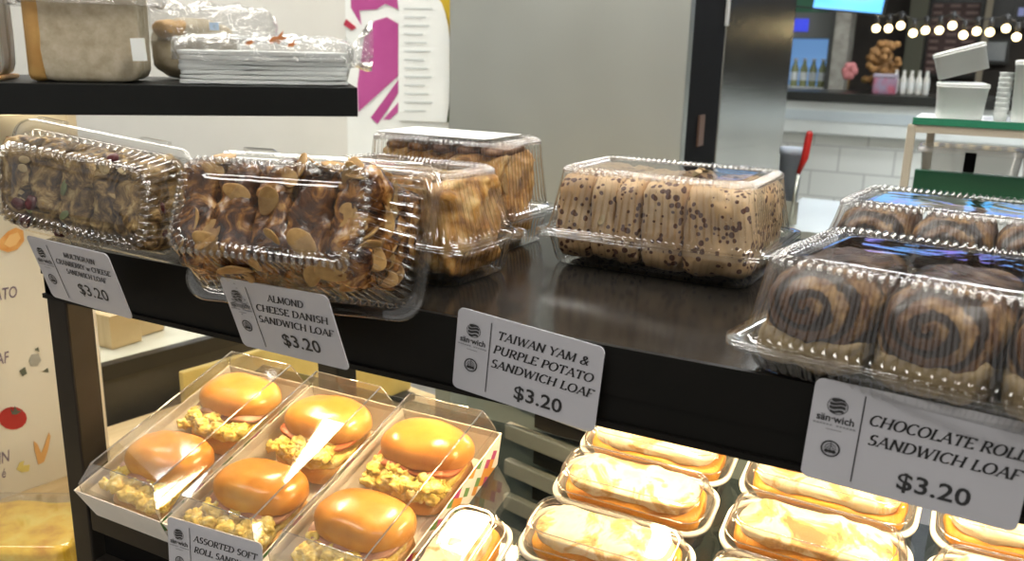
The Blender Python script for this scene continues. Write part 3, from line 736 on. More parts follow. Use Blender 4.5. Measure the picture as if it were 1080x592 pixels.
# left neighbour
x0 = kc(14, .03)
t = thing('sliced_loaf', 'pale bagged loaf cut off by the left edge of the view', 'loaf', KM @ Vector((x0 - .075, .085, 0)), (0, 0, aK))
for k in range(3):
    bm = bmesh.new(); soft(bm, .058, .015, .075, 9, 10, .0012, 30, k + 8, (0, -.035 + k * .031, .078)); link('bread_slice', bm, m_wpaper, t)
bm = bmesh.new(); box(bm, -.056, .058, -.05, .045, .0005, .006, .002); link('crust', bm, m_crust, t)
t = thing('bread_bag', 'clear plastic bag around the pale loaf at the far left', 'plastic bag', KM @ Vector((x0 - .075, .085, 0)), (0, 0, aK), 'plastic bread bags')
bm = bmesh.new(); soft(bm, .070, .066, .086, 7, 24, .005, 32, 15, (0, 0, .088), flat=.0006); link('film', bm, m_bag, t)
# stack of white wraps in plastic with a bunched end
xc, xd = kc(184, .02), kc(372, .02)
w = (xd - xc) / 2; loc = KM @ Vector(((xc + xd) / 2, .075, 0))
m_flat = noisy('white_flatbread', [(.3, (.62, .66, .66)), (.7, (.76, .79, .78))], 12, .65)
for k in range(7):
    bm = bmesh.new(); soft(bm, w - .004 - .001 * (k % 3), .050, .00288, 14, 16, .0012, 18, k, (0, 0, .0030))
    o = link('flatbread_sheet', bm, m_flat); o.location = loc + Vector((0, 0, .0005 + k * .0058)); o.rotation_euler = (0, 0, aK)
    tag(o, 'white flat sheet in the plastic-wrapped stack on the black counter, ' + ['lowest', 'second from bottom', 'third from bottom', 'middle', 'third from top', 'second from top', 'topmost'][k], 'flatbread', 'flatbread sheets in the wrapped stack')
t = thing('bread_bag', 'clear plastic wrap around the white stack with a bunched end and orange print', 'plastic bag', loc, (0, 0, aK), 'plastic bread bags')
bm = bmesh.new(); soft(bm, w + .004, .058, .030, 6, 28, .006, 40, 33, (0, 0, .029), flat=.0004); link('film', bm, m_bag, t)
bm = bmesh.new(); rings = []
for k, (x, s) in enumerate(((0, .026), (.006, .011), (.014, .014), (.026, .024), (.034, .027))):
    rings.append([(w - .004 + x, math.cos(2 * math.pi * q / 28) * s * (1 + .25 * math.sin(q * 2.7 + k)), .032 + .02 * x / .034 + math.sin(2 * math.pi * q / 28) * s * (1 + .25 * math.cos(q * 3.9))) for q in range(28)])
loft(bm, rings); link('bunched_end', bm, m_bag, t)
m_orange = mat('orange_print', (.62, .22, .07), .5)
for dx, dz, s in ((.018, .062, 1.0), (.034, .056, .55), (-.016, .057, .5)):
    bm = bmesh.new(); pts = [(-.012, -.002), (-.006, .004), (-.002, .003), (.006, .011), (.004, .003), (.012, .003), (.003, -.001), (0, -.006), (-.004, -.003), (-.010, -.006)]
    prism(bm, [(dx + a * s, dz - .0 + b * s) for a, b in pts], .0004); o = link('printed_mark', bm, m_orange, t); o.location = (0, -.056, -.006)
# brown roll in a loose bag behind it
xe = kc(205, .14)
t = thing('bread_roll', 'brown roll half hidden in a loose bag behind the white stack', 'bread', KM @ Vector((xe, .18, 0)), (0, 0, aK))
bm = bmesh.new(); soft(bm, .055, .03, .04, 2.8, 12, .004, 40, 3, (0, 0, .04)); link('crumb', bm, m_slice, t)
bm = bmesh.new(); soft(bm, .02, .02, .012, 2.5, 8, .004, 60, 3, (-.028, -.018, .066)); link('crust', bm, m_crust, t)
t = thing('bread_bag', 'loose clear bag behind the white stack with a small blue label', 'plastic bag', KM @ Vector((xe + .02, .18, 0)), (0, 0, aK), 'plastic bread bags')
bm = bmesh.new(); soft(bm, .09, .04, .05, 4, 24, .009, 36, 41, (0, 0, .05), flat=.0004); link('film', bm, m_bag, t)
link('tag', B(.004, .016, -.0445, -.0440, .066, .076), mat('pale_blue_label', (.42, .55, .72), .5), t)

# ------------------------------------------------------------------ poster partition
YP = 1.2
m_post = noisy('poster_white', [(.3, (.70, .70, .66)), (.7, (.76, .76, .72))], 4, .6)
m_mag = noisy('poster_magenta', [(.3, (.40, .05, .24)), (.7, (.52, .10, .33))], 5, .5)
m_red = mat('poster_red', (.45, .03, .07), .5); m_yel = mat('poster_yellow', (.68, .48, .03), .5); m_grn = mat('poster_green', (.12, .17, .08), .5)
xr = py(477, 60, YP).x
o = struct('wall_partition', B(-3.2, xr, YP, YP + .05, 0, 2.3), m_post)
def on_wall(name, px, m, y=YP - .0006, parent=None):
    bm = bmesh.new(); pts = [py(u, v, y) for u, v in px]; f = bm.faces.new([bm.verts.new(p) for p in pts]); bm.normal_update()
    r = bmesh.ops.extrude_face_region(bm, geom=[f]); bmesh.ops.translate(bm, verts=[g for g in r['geom'] if isinstance(g, bmesh.types.BMVert)], vec=(0, .0005, 0))
    bmesh.ops.recalc_face_normals(bm, faces=list(bm.faces))
    o = link(name, bm, m, parent)
    if parent: o.matrix_parent_inverse = Matrix.Translation(-Vector(parent.location))
    return o
pt = thing('wall_poster', 'white poster with magenta angular shapes beside the steel fridge', 'poster', py(420, 130, YP - .001))
on_wall('poster_sheet', [(363, -60), (478, -60), (478, 240), (368, 240)], m_wpaper, YP - .0012, pt)
for px in ([(370, -60), (412, -60), (420, 10), (406, 4), (397, 10), (379, 11), (381, 26), (377, 20), (370, 8)],
           [(388, 31), (395, 22), (408, 18), (420, 25), (420, 80), (378, 118), (377, 88), (384, 40)],
           [(420, 84), (420, 98), (408, 117), (398, 131), (391, 124)], [(404, 126), (420, 108), (420, 118), (411, 126)],
           [(374, 380), (398, 380), (399, 440), (376, 440)]):
    on_wall('angular_shape', px, m_mag, YP - .0024, pt)
on_wall('red_fleck', [(365, 20), (376, 29), (371, 32), (362, 26)], m_red, YP - .0036, pt)
sh = thing('menu_sheet', 'pale printed sheet with faint grey lines hung over the poster', 'paper sheet', py(445, 128, YP - .004))
sheet = [(421, -60), (457, -60)] + [(457 + 18 * math.sin(R(a)), -5 + 65 * (1 - math.cos(R(a)))) for a in range(0, 91, 15)] + [(474.5, 100), (471, 129), (420, 127)]
on_wall('paper', sheet, m_wpaper, YP - .0050, sh)
m_faint = mat('faint_grey_print', (.58, .63, .63), .6)
for k in range(13): on_wall('printed_line', [(426, 8 + k * 9), (426 + 30 - (k * 7) % 11, 8.5 + k * 9), (426 + 30 - (k * 7) % 11, 10 + k * 9), (426, 9.4 + k * 9)], m_faint, YP - .0062, sh)
on_wall('yellow_curve', [(458, -60), (476, -60), (476, 52), (471, 30), (463, 8), (457, -10)], m_yel, YP - .0024, pt)
on_wall('green_corner', [(475.8, 100), (475.8, 129), (470, 129), (474, 112)], m_grn, YP - .0024, pt)

# ------------------------------------------------------------------ steel fridges
def xat(u, v=60, y=YP): return py(u, v, y).x
fxr = xat(731)
def xpl(u, v=90): return pp(u, v, Vector((fxr, 0, 0)), Vector((1, 0, 0))).y
t = thing('steel_fridge', 'tall steel fridge with a black door edge beside the magenta poster', 'fridge', ((xr + fxr) / 2, YP - .02, 0))
w = (fxr - xr) / 2 - .004; yb, yr = xpl(763) - YP + .02, xpl(833) - YP + .02
link('body', B(-w, w, yb, yr, .08, 2.1, .004), m_steel2, t)
link('door', B(-w, w - .001, 0, .03, .42, 2.09, .003), m_steel, t)
link('drawer', B(-w, w - .001, 0, .03, .10, .41, .003), m_steel, t)
link('door_edge', B(-w + .003, w - .002, .03, yb, .09, 2.09), m_slot, t)
p = pp(742, 133, Vector((fxr, 0, 0)), Vector((1, 0, 0)))
link('hinge_plate', B(w - .002, w + .002, p.y - YP - .002, p.y - YP + .035, p.z - .04, p.z + .022), mat('brown_plate', (.16, .09, .06), .5), t)
link('edge_strip', B(w - .003, w + .003, yb - .008, yb + .006, 1.38, 2.1), m_white, t)
for sx in (-1, 1): link('foot', B(sx * (w - .04) - .015, sx * (w - .04) + .015, .08, .11, 0, .08), m_black, t)

# slats built behind the glass shelf to imitate bars reflected in it
p = py(540, 440, .42)
gr = thing('reflected_slats', 'dark crate with cream slats added below the glass shelf to imitate bars reflected in it', 'crate', (-.31, .44, 0), (0, 0, R(-14)))
m_cream = noisy('cream_slat', [(.3, (.52, .52, .47)), (.7, (.62, .62, .56))], 8, .6); m_teal = mat('teal_grey', (.25, .31, .32), .4)
link('back_panel', B(-.34, .30, .03, .05, .55, 1.06), m_teal, gr)
for k in range(7): link('slat', B(-.20, .06, 0, .012, .66 + .052 * k, .682 + .052 * k, .002), m_cream, gr)
for k in range(6): link('dark_board', B(-.16, .02, .014, .026, .685 + .052 * k, .708 + .052 * k), m_black, gr)
for x in (-.33, .07, .28): link('upright', B(x, x + .03, -.004, .03, 0, 1.06), m_teal, gr)

# ------------------------------------------------------------------ sign board at the left, low counters behind
dP = Vector((.19, .98, 0)).normalized(); aP = math.atan2(dP.y, dP.x); nP = Vector((dP.y, -dP.x, 0)); oP = pw(60, 300, 1.2)
def sp(u, v): return pp(u, v, oP, nP)
pb = sp(30, 515); pr = sp(107, 400); pl = sp(-120, 300); ptop = sp(30, 121)
zb = sp(0, 527).z; L0 = (pl - oP).dot(dP); L1 = (pr - oP).dot(dP)
sb = thing('sign_board', 'cream sign board with vegetable pictures and dark words at the far left', 'sign board', (oP.x, oP.y, zb), (0, 0, aP))
m_sign = noisy('sign_cream', [(.3, (.60, .56, .45)), (.7, (.66, .62, .51))], 4, .6)
htop = min(ptop.z, zt - .037) - zb
link('panel', B(L0, L1 - .012, 0, .02, 0, htop), m_sign, sb)
link('edge_trim', B(L1 - .012, L1, -.003, .022, .0005, htop), mat('cream_trim', (.68, .62, .50), .5), sb)
def sloc(u, v):
    p = sp(u, v); return (p - Vector((oP.x, oP.y, zb))).dot(dP), p.z - zb
m_word = mat('purple_grey_print', (.16, .12, .16), .6); m_wordb = mat('brown_print', (.36, .22, .14), .6)
def sword(txt, ur, v, hpx, m, shear=.2, name='printed_word', xs=.62):
    x, z = sloc(ur, v); x2, z2 = sloc(ur, v - hpx); size = (z2 - z) / .70
    bm = bmesh.new(); put_text(bm, txt, size, 0, z, -.0012, align='RIGHT', shear=shear, bold=.01)
    for v_ in bm.verts: v_.co.x = x + v_.co.x * xs
    return link(name, bm, m, sb)
sword('ed:', 21, 152, 14, m_wordb, 0)
bm = bmesh.new(); a, z = sloc(-20, 158); b, z2 = sloc(24, 155); box(bm, a, b, -.0012, -.0002, z2 - .001, z2 + .0008); link('underline', bm, m_wordb, sb)
sword('ATO', 18, 313, 12, m_word); sword('AF', 9, 382, 12, m_word); sword('IN', 10, 486, 12, m_word); sword('é', 6, 503, 10, m_word)
def sblob(name, px, m, y=-.0016):
    bm = bmesh.new(); pts = [sloc(u, v) for u, v in px]; prism(bm, pts, .0006); o = link(name, bm, m, sb); o.location = (0, y, 0); return o
m_oran = noisy('orange_picture', [(.3, (.62, .25, .05)), (.7, (.75, .42, .14))], 60, .5); m_tom = mat('tomato_picture', (.36, .025, .02), .5); m_whe = mat('wheat_picture', (.62, .35, .12), .5)
m_dgr = mat('olive_picture', (.09, .10, .07), .6); m_pk = mat('pink_picture', (.55, .22, .22), .5)
sblob('orange_slice', [(-4, 262), (0, 252), (8, 244), (16, 240), (24, 243), (25, 254), (18, 263), (8, 266)], m_oran)
sblob('orange_core', [(3, 257), (9, 248), (18, 245), (21, 251), (16, 258), (9, 261)], mat('orange_flesh', (.78, .5, .2), .5), -.0024)
sblob('radish', [(6, 186), (14, 181), (20, 188), (18, 200), (10, 204), (4, 196)], m_pk)
sblob('tomato', [(13 + 15 * math.cos(R(a)), 441 + 12 * math.sin(R(a))) for a in range(0, 360, 24)], m_tom)
sblob('tomato_leaf', [(10, 430), (13, 434), (15, 428), (18, 433), (22, 433), (17, 437), (12, 437)], m_dgr, -.0024)
sblob('wheat_ear', [(40, 490), (36, 475), (35, 465), (39, 468), (43, 478), (47, 468), (51, 456), (53, 460), (50, 475), (46, 487)], m_whe)
sblob('grain', [(17, 495), (20, 488), (25, 486), (24, 491), (31, 490), (30, 497), (22, 498)], mat('grain_picture', (.6, .5, .15), .5))
sblob('mushroom', [(30, 380), (33, 374), (40, 373), (43, 380), (39, 386), (32, 386)], mat('grey_picture', (.32, .31, .26), .5))
for px in ([(20, 391), (26, 387), (28, 394), (23, 397)], [(36, 369), (40, 366), (41, 371)], [(44, 392), (50, 388), (51, 393)]): sblob('leaf', px, m_dgr)
# wooden counter under the sign board, with a yellow cake in a clear box
m_wood = noisy('light_wood', [(.3, (.55, .40, .20)), (.7, (.68, .53, .30))], 6, .45, (1, 14, 1))
lc = thing('low_counter', 'light wood counter under the cream sign board', 'counter', (oP.x, oP.y, 0), (0, 0, aP))
link('counter_top', B(-.9, .56, -.30, .12, zb - .03, zb - .0005), m_wood, lc)
link('cabinet', B(-.88, .54, -.02, .10, 0, zb - .03), m_cream, lc)
p = pz(22, 552, zb - Z0 + .07)
ck = thing('yellow_cake', 'yellow sponge cake in a clear box at the lower left corner', 'cake', (p.x, p.y, zb), (0, 0, R(30)))
m_cake = noisy('yellow_sponge', [(.35, (.68, .33, .02)), (.5, (.88, .58, .05)), (.66, (.92, .74, .16))], 26, .6, bmp=.004)
bm = bmesh.new(); soft(bm, .075, .055, .022, 6, 12, .003, 40, 2, (0, 0, .050)); link('sponge_top', bm, m_cake, ck)
bm = bmesh.new(); soft(bm, .073, .053, .016, 6, 10, .003, 40, 5, (0, 0, .018)); link('filling', bm, m_cheese, ck)
t = thing('cake_box', 'clear lidded box around the yellow cake at the lower left', 'clear box', (p.x, p.y, zb), (0, 0, R(30)))
bm = bmesh.new(); loft(bm, [rr3(.080, .060, .012, .0003), rr3(.084, .064, .014, .035), rr3(.089, .069, .016, .037)], True); link('base', bm, m_clear, t)
bm = bmesh.new(); loft(bm, [rr3(.089, .069, .016, .0375), rr3(.084, .064, .014, .039), rr3(.081, .061, .013, .074), rr3(.078, .058, .013, .077)], False, True); link('lid', bm, m_clear, t)
# dark counter further back, cream top with wooden blocks
oD = pw(107, 388, 1.42); pD = pp(211, 355, oD, nP)
dc = thing('dark_counter', 'dark grey counter with a pale top seen through the rack beside the post', 'counter', (oD.x, oD.y, 0), (0, 0, aP))
m_dg = noisy('dark_grey_panel', [(.3, (.035, .032, .026)), (.7, (.065, .06, .05))], 6, .5)
m_palet = noisy('pale_top', [(.3, (.50, .50, .40)), (.7, (.60, .60, .50))], 3, .25)
zD = oD.z; LD = min(.9, (YP - .11 - oD.y) / dP.y)
link('counter_top', B(-.12, LD, .02, .32, zD - .02, zD), m_palet, dc); link('edge', B(-.12, LD, 0, .02, zD - .025, zD + .001), m_black, dc)
link('front_panel', B(-.12, LD, .012, .03, 0, zD - .025), m_dg, dc)
bx = lambda u, v, h: pz(u, v, zD - Z0 + h)
for i, (u, v, s, hz) in enumerate(((125, 362, .05, .06), (152, 350, .045, .06))):
    p = bx(u, v, 0); t = thing('wooden_block', ['square wooden block on the pale top nearest the black post', 'wooden block behind the first block on the pale top'][i], 'wooden block', (p.x, p.y, zD + .0005), (0, 0, aP + R(8)), 'wooden blocks')
    link('block', B(-s * .6, s * .6, -s / 2, s / 2, 0, hz, .002), m_wood, t)
oY = pw(195, 420, 1.22)
t = thing('yellow_sign', 'plain yellow sign board standing behind the left sandwich tray', 'sign board', (oY.x, oY.y, zb), (0, 0, aP))
pY = pw(195, 391, 1.22); zy = pY.z
m_yc = noisy('yellow_card', [(.3, (.60, .45, .12)), (.7, (.70, .56, .20))], 14, .5)
link('board', B(0, .44, 0, .012, .012, zy - zb, .002), m_yc, t)
for x in (.02, .40): link('foot', B(x, x + .03, -.02, .032, 0.0003, .012), m_dg, t)

# ------------------------------------------------------------------ right: cart with take-away boxes
YC = 1.0
g0 = py(963, 124, YC); cart = thing('serving_cart', 'cream legged cart with green edged glass shelves at the right', 'cart', (g0.x + .25, YC, 0))
m_green = mat('green_edge', (.02, .21, .11), .35); m_leg = noisy('cream_leg', [(.3, (.46, .40, .30)), (.7, (.56, .50, .39))], 10, .5)
zc = g0.z; x0 = -.25
link('glass_shelf', B(x0 + .002, .30, .0045, .15, zc - .010, zc, .001), m_white, cart); link('green_edge', B(x0, .30, 0, .004, zc - .010, zc + .0005), m_green, cart)
link('shelf_frame', B(x0 + .002, .30, .002, .14, zc - .022, zc - .0105), m_leg, cart)
for x, y in ((x0 - .006, .0), (x0 + .016, .13), (.27, 0), (.27, .13)): link('leg', B(x, x + .012, y, y + .014, 0, zc - .010, .002), m_leg, cart)
zg = py(1000, 182, YC + .05).z
link('green_panel', B(x0 + .01, .29, .05, .07, zg - .05, zg), mat('green_panel', (.012, .10, .045), .45), cart)
link('lower_shelf', B(x0 + .01, .29, .03, .14, zg - .06, zg - .05), m_leg, cart)
for i, (u, w) in enumerate(((1022, .075),(1120, .06))):
    p = py(u, 178, YC + .18); t = thing('clear_bin', ['clear storage bin under the cart top, left one', 'clear storage bin under the cart top, right one'][i], 'storage bin', (p.x, YC + .125, zg - .0495), group='clear bins')
    bm = bmesh.new(); loft(bm, [rr3(w * .85, .040, .01, .0005), rr3(w * .95, .046, .012, .075), rr3(w, .05, .014, .077)], True); link('bin', bm, m_tubc, t)
    bm = bmesh.new(); loft(bm, [rr3(w + .002, .052, .014, .076), rr3(w + .002, .052, .014, .083), rr3(w - .006, .046, .012, .085)], False, True); link('lid', bm, m_tubc, t)
    link('latch', B(-.008, .008, -.056, -.052, .05, .080), m_slot, t)
def takeaway(label, loc, rot, w=.034, d=.05, h=.045, fl=.10):
    t = thing('takeaway_box', label, 'takeaway box', loc, rot, 'white takeaway boxes')
    bm = bmesh.new(); loft(bm, [rr3(w * (1 - fl), d * (1 - fl), .006, 0, 48), rr3(w, d, .008, h, 48), rr3(w + .001, d + .001, .008, h, 48), rr3(w + .001, d + .001, .008, h + .003, 48), rr3(w - .001, d - .001, .008, h + .001, 48), rr3(w * (1 - fl) - .001, d * (1 - fl) - .001, .006, .002, 48)], True, True)
    link('tray', bm, m_wpaper, t)
    bm = bmesh.new(); loft(bm, [rr3(w + .0012, d + .0012, .008, h + .003, 48), rr3(w + .001, d + .001, .008, h + .006, 48), rr3(w - .004, d - .004, .008, h + .0075, 48)], True, True); link('lid', bm, m_wpaper, t)
    return t
px1 = py(1010, 124, YC + .06)
takeaway('white takeaway box standing on the cart, lower of the leaning pair', (px1.x, YC + .06, zc + .0005), (0, 0, R(4)), h=.045)
takeaway('tilted white takeaway box resting on top of the lower one', (px1.x - .002, YC + .06, zc + .0655), (0, R(-17), R(4)), h=.032, fl=.02)
px2 = py(1090, 124, YC + .06)
takeaway('white takeaway box on the cart at the right edge of the view', (px2.x + .012, YC + .06, zc + .0005), (0, 0, R(-3)), w=.045, h=.080)
px3 = py(1055, 122, YC + .04)
t = thing('paper_cup_stack', 'slim upright stack of white paper cups between the takeaway boxes', 'cup stack', (px3.x, YC + .035, zc + .0005))
for k in range(9):
    bm = bmesh.new(); lathe(bm, [(.0085, 0), (.0098, .010), (.0102, .0105), (.0102, .0118), (.0085, .012)], 20); link('cup', bm, m_wpaper, t, True, (0, 0, k * .0072))
# blue tub and red handled tool by the narrow fridge
YT = 1.45
zt2 = py(840, 228, YT).z - .02
t = thing('work_table', 'steel work table behind the shelf between fridge and cart', 'table', (py(850, 200, YT).x + .15, YT, 0))
link('table_top', B(-.22, .22, -.06, .40, zt2 - .03, zt2), m_steel, t)
for sx, sy in ((-.2, -.04), (.2, -.04), (-.2, .38), (.2, .38)): link('leg', B(sx - .015, sx + .015, sy - .015, sy + .015, 0, zt2 - .03), m_steel, t)
p = py(829, 220, YT + .05); pt_ = py(826, 155, YT + .05)
t = thing('blue_tub', 'pale blue plastic tub standing behind the middle loaf box', 'tub', (p.x, YT + .05, zt2 + .0005))
m_blue = mat('pale_blue_plastic', (.60, .70, .84), .4)
hb = pt_.z - zt2
bm = bmesh.new(); lathe(bm, [(.020, 0), (.024, hb * .9), (.026, hb * .9), (.026, hb), (.023, hb)], 28); link('body', bm, m_blue, t, True)
p = py(838, 228, YT); q = py(848, 138, YT)
t = thing('spatula', 'spatula with a bright red handle and grey shaft standing beside the blue tub', 'spatula', (p.x + .004, YT, zt2 + .0005))
hz = q.z - zt2
bm = bmesh.new(); tube(bm, [(-.006, 0, hz * .55), (.004, 0, hz * .72), (.008, 0, hz * .97), (.008, 0, hz)], [.0045, .0075, .0075, .004], 10); link('handle', bm, mat('red_plastic', (.58, .02, .015), .35), t, True)
bm = bmesh.new(); tube(bm, [(-.012, 0, .0), (-.006, 0, hz * .55)], .004, 8); box(bm, -.026, .002, -.0015, .0015, .0005, .05, .001); link('blade', bm, m_steel, t)

# ------------------------------------------------------------------ far kiosk
YK = 6.0
m_kw = noisy('kiosk_white', [(.3, (.66, .71, .69)), (.7, (.74, .79, .77))], 2, .45)
m_kd = mat('kiosk_dark_top', (.025, .027, .024), .3)
zk = py(900, 99, YK).z
kk = thing('kiosk_counter', 'white tiled kiosk counter with a dark top across the hall', 'counter', (.6, YK, 0))
link('counter_top', B(-2.4, 2.4, -.02, .7, zk - .06, zk), m_kd, kk)
zl = py(900, 144, YK).z
link('upper_panel', B(-2.38, 2.38, 0, .08, zl, zk - .06, .01), m_kw, kk)
link('panel_groove', B(-2.38, 2.38, -.004, 0, (zl + zk) / 2 - .05, (zl + zk) / 2 + .02), mat('kiosk_blue_white', (.55, .63, .66), .4), kk)
def tile_mat():
    m = mat('white_wall_tile', (.7, .73, .7), .3); nt = m.node_tree; b = nt.nodes['Principled BSDF']
    br = nt.nodes.new('ShaderNodeTexBrick'); br.inputs['Scale'].default_value = 1; br.inputs['Brick Width'].default_value = .36; br.inputs['Row Height'].default_value = .18; br.inputs['Mortar Size'].default_value = .006; br.offset = .5
    for k, c in (('Color1', (.66, .69, .65)), ('Color2', (.70, .73, .69)), ('Mortar', (.45, .47, .45))): br.inputs[k].default_value = (*c, 1)
    t = nt.nodes.new('ShaderNodeTexCoord'); s = nt.nodes.new('ShaderNodeSeparateXYZ'); c = nt.nodes.new('ShaderNodeCombineXYZ'); nt.links.new(t.outputs['Object'], s.inputs[0])
    nt.links.new(s.outputs['X'], c.inputs[0]); nt.links.new(s.outputs['Z'], c.inputs[1]); nt.links.new(c.outputs[0], br.inputs['Vector']); nt.links.new(br.outputs['Color'], b.inputs['Base Color']); return m
link('tiled_front', B(-2.36, 2.36, .06, .3, 0, zl), tile_mat(), kk)
def kx(u, y, v=60): return py(u, v, y).x
def kz(v, y, u=900): return py(u, v, y).z
# drinks fridge with bottles
YF = 7.2
fx0, fx1 = kx(822, YF), kx(872, YF)
m_fcase = mat('drinks_fridge_case', (.14, .15, .14), .4); m_fglow = mat('fridge_backlight', (.2, .4, .7), .4, emit=(.22, .45, .85), es=.55)
df = thing('drinks_fridge', 'blue lit drinks fridge with a row of bottles behind the kiosk counter', 'fridge', ((fx0 + fx1) / 2, YF, 0))
w = (fx1 - fx0) / 2; zf0, zf1 = kz(92, YF, 850), kz(40, YF, 850)
bm = bmesh.new(); box(bm, -w - .06, -w, 0, .6, 0, zf1 + .35); box(bm, w, w + .06, 0, .6, 0, zf1 + .35); box(bm, -w, w, 0, .6, zf1, zf1 + .35); box(bm, -w, w, 0, .6, 0, zf0 - .02); link('case', bm, m_fcase, df)
link('light_panel', B(-w, w, .5, .55, zf0, zf1), m_fglow, df); link('shelf', B(-w, w, .02, .5, zf0 - .02, zf0), m_white, df)
link('header_screen', B(-w * .6, w * .1, -.01, 0, zf1 + .05, zf1 + .15), mat('header_blue', (.02, .02, .1), .4, emit=(.05, .08, .9), es=.8), df)
link('green_sign', B(-w * .8, w * .9, -.008, 0, zf1 + .20, zf1 + .32), mat('sign_green', (.03, .13, .07), .5), df)
m_bot = mat('pale_bottle', (.30, .33, .16), .25); m_cap = mat('white_cap', (.7, .72, .7), .4); m_blab = mat('bottle_label', (.7, .75, .75), .5)
def bottle(name, label, cat, loc, r, h, group, mb=m_bot):
    t = thing(name, label, cat, loc, group=group)
    bm = bmesh.new(); lathe(bm, [(r * .9, 0), (r, .01), (r, h * .62), (r * .45, h * .82), (r * .42, h * .92)], 14); link('glass', bm, mb, t, True)
    bm = bmesh.new(); lathe(bm, [(r * 1.02, h * .22), (r * 1.03, h * .24), (r * 1.03, h * .50), (r * 1.02, h * .52)], 14); link('wrap', bm, m_blab, t, True)
    bm = bmesh.new(); lathe(bm, [(r * .5, h * .92), (r * .5, h), (r * .4, h * 1.005)], 12); link('cap', bm, m_cap, t, True)
    return t
o1 = ['leftmost', 'second', 'middle', 'fourth', 'rightmost']
for k in range(5): bottle('drink_bottle', 'pale bottle in the blue lit fridge, ' + o1[k] + ' of the row', 'bottle', (fx0 + (fx1 - fx0) * (k + .55) / 5.1, YF + .12, zf0 + .0005), .032, kz(62, YF, 850) - zf0, 'bottles in the drinks fridge')
# white bottles on the counter
for k in range(5):
    u = 948 + k * 8.2; bottle('sauce_bottle', 'small white capped bottle on the dark kiosk top, ' + o1[k] + ' of the row', 'bottle', (kx(u, YK + .3), YK + .3, zk + .0005), .022, .16, 'white bottles on the kiosk counter', m_cap)
# stone pillar
o = struct('pillar_stone', B(kx(877, 7.0), kx(893, 7.0), 7.0, 7.3, 0, 3.1), noisy('grey_stone', [(.3, (.16, .15, .12)), (.5, (.30, .29, .25)), (.7, (.42, .41, .36))], 9, .6))
# brown dried bouquet
p = py(927, 92, YK + .35)
t = thing('dried_bouquet', 'brown and orange dried bouquet on the kiosk counter', 'bouquet', (p.x, YK + .35, zk + .0005))
rnd = random.Random(5); bm = bmesh.new(); m_dry = noisy('dried_leaf', [(.3, (.15, .08, .03)), (.6, (.34, .18, .06)), (.8, (.14, .14, .04))], 9, .7)
for k in range(70):
    a, rr_ = rnd.uniform(0, 6.28), rnd.uniform(0, .11) ; z = rnd.uniform(.06, .34); s = rnd.uniform(.02, .035)
    soft(bm, s, s * .5, s * .9, 2, 2, 0, 1, 0, (math.cos(a) * rr_ * (1.2 - z), math.sin(a) * rr_, z), Matrix.Identity(4))
link('leaves', bm, m_dry, t); bm = bmesh.new(); lathe(bm, [(.04, 0), (.05, .04), (.035, .08)], 14); link('pot', bm, m_dg, t)
p = py(932, 95, YK + .15)
t = thing('gift_tin', 'lavender and pink patterned tin on the kiosk counter', 'tin', (p.x, YK + .15, zk + .0005)); 
link('body', B(-.075, .075, 0, .1, 0, .11, .006), noisy('lavender_print', [(.4, (.30, .27, .40)), (.6, (.45, .12, .18))], 14, .5, (1, 1, .6)), t); link('lid', B(-.078, .078, -.003, .103, .111, .135, .005), mat('lavender', (.38, .36, .46), .4), t)
t = thing('pink_flower', 'small pink flower hanging beside the stone pillar', 'flower', (kx(898, 6.7), 6.7, zk + .0005)); bm = bmesh.new()
for k in range(6): soft(bm, .03, .02, .035, 2, 3, 0, 1, 0, (.03 * math.cos(k), 0, .14 + .035 * math.sin(k * 1.05)))
link('petals', bm, mat('pink_petal', (.6, .22, .22), .5), t); bm = bmesh.new(); tube(bm, [(0, 0, 0), (0, 0, .14)], .006); link('stem', bm, m_dry, t)
# string lights
m_bulb = mat('bulb_glow', (1, .9, .6), .4, emit=(1, .76, .38), es=7); m_sock = mat('bulb_socket', (.03, .03, .03), .5)
YB = 5.9
bul = [(896, 27), (911, 34), (924, 30), (937, 30), (950, 27), (963, 35), (976, 32), (990.6, 32), (1004.5, 27), (1016, 37), (1030, 33), (1044, 34), (1061, 30), (1072, 39), (1088, 33)]
wire = []; bm0 = None
for k, (u, v) in enumerate(bul[2:]):
    p = py(u, v, YB); hang = p + Vector((0, 0, .085)); wire.append(hang)
    side = 'leftmost of the row' if k == 0 else '%s from the left end of its row' % ['', 'second', 'third', 'fourth', 'fifth', 'sixth', 'seventh', 'eighth', 'ninth', 'tenth', 'eleventh', 'twelfth', 'thirteenth'][k]
    t = thing('string_bulb', 'glowing globe bulb over the kiosk, ' + side, 'bulb', p, group='globe bulbs over the kiosk')
    bm = bmesh.new(); soft(bm, .024, .024, .024, 2, 7); link('globe', bm, m_bulb, t)
    bm = bmesh.new(); lathe(bm, [(.014, .03), (.016, .05), (.012, .085)], 10); link('socket', bm, m_sock, t)
bm = bmesh.new(); pts = [wire[0] + Vector((-1.0, 0, .1))]
for a, b in zip(wire, wire[1:]): pts += [a, (a + b) / 2 - Vector((0, 0, .012))]
pts += [wire[-1], wire[-1] + Vector((1, 0, .05))]; tube(bm, pts, .006, 6)
tag(link('light_cable', bm, m_sock), 'black cable carrying the globe bulbs over the kiosk', 'cable')
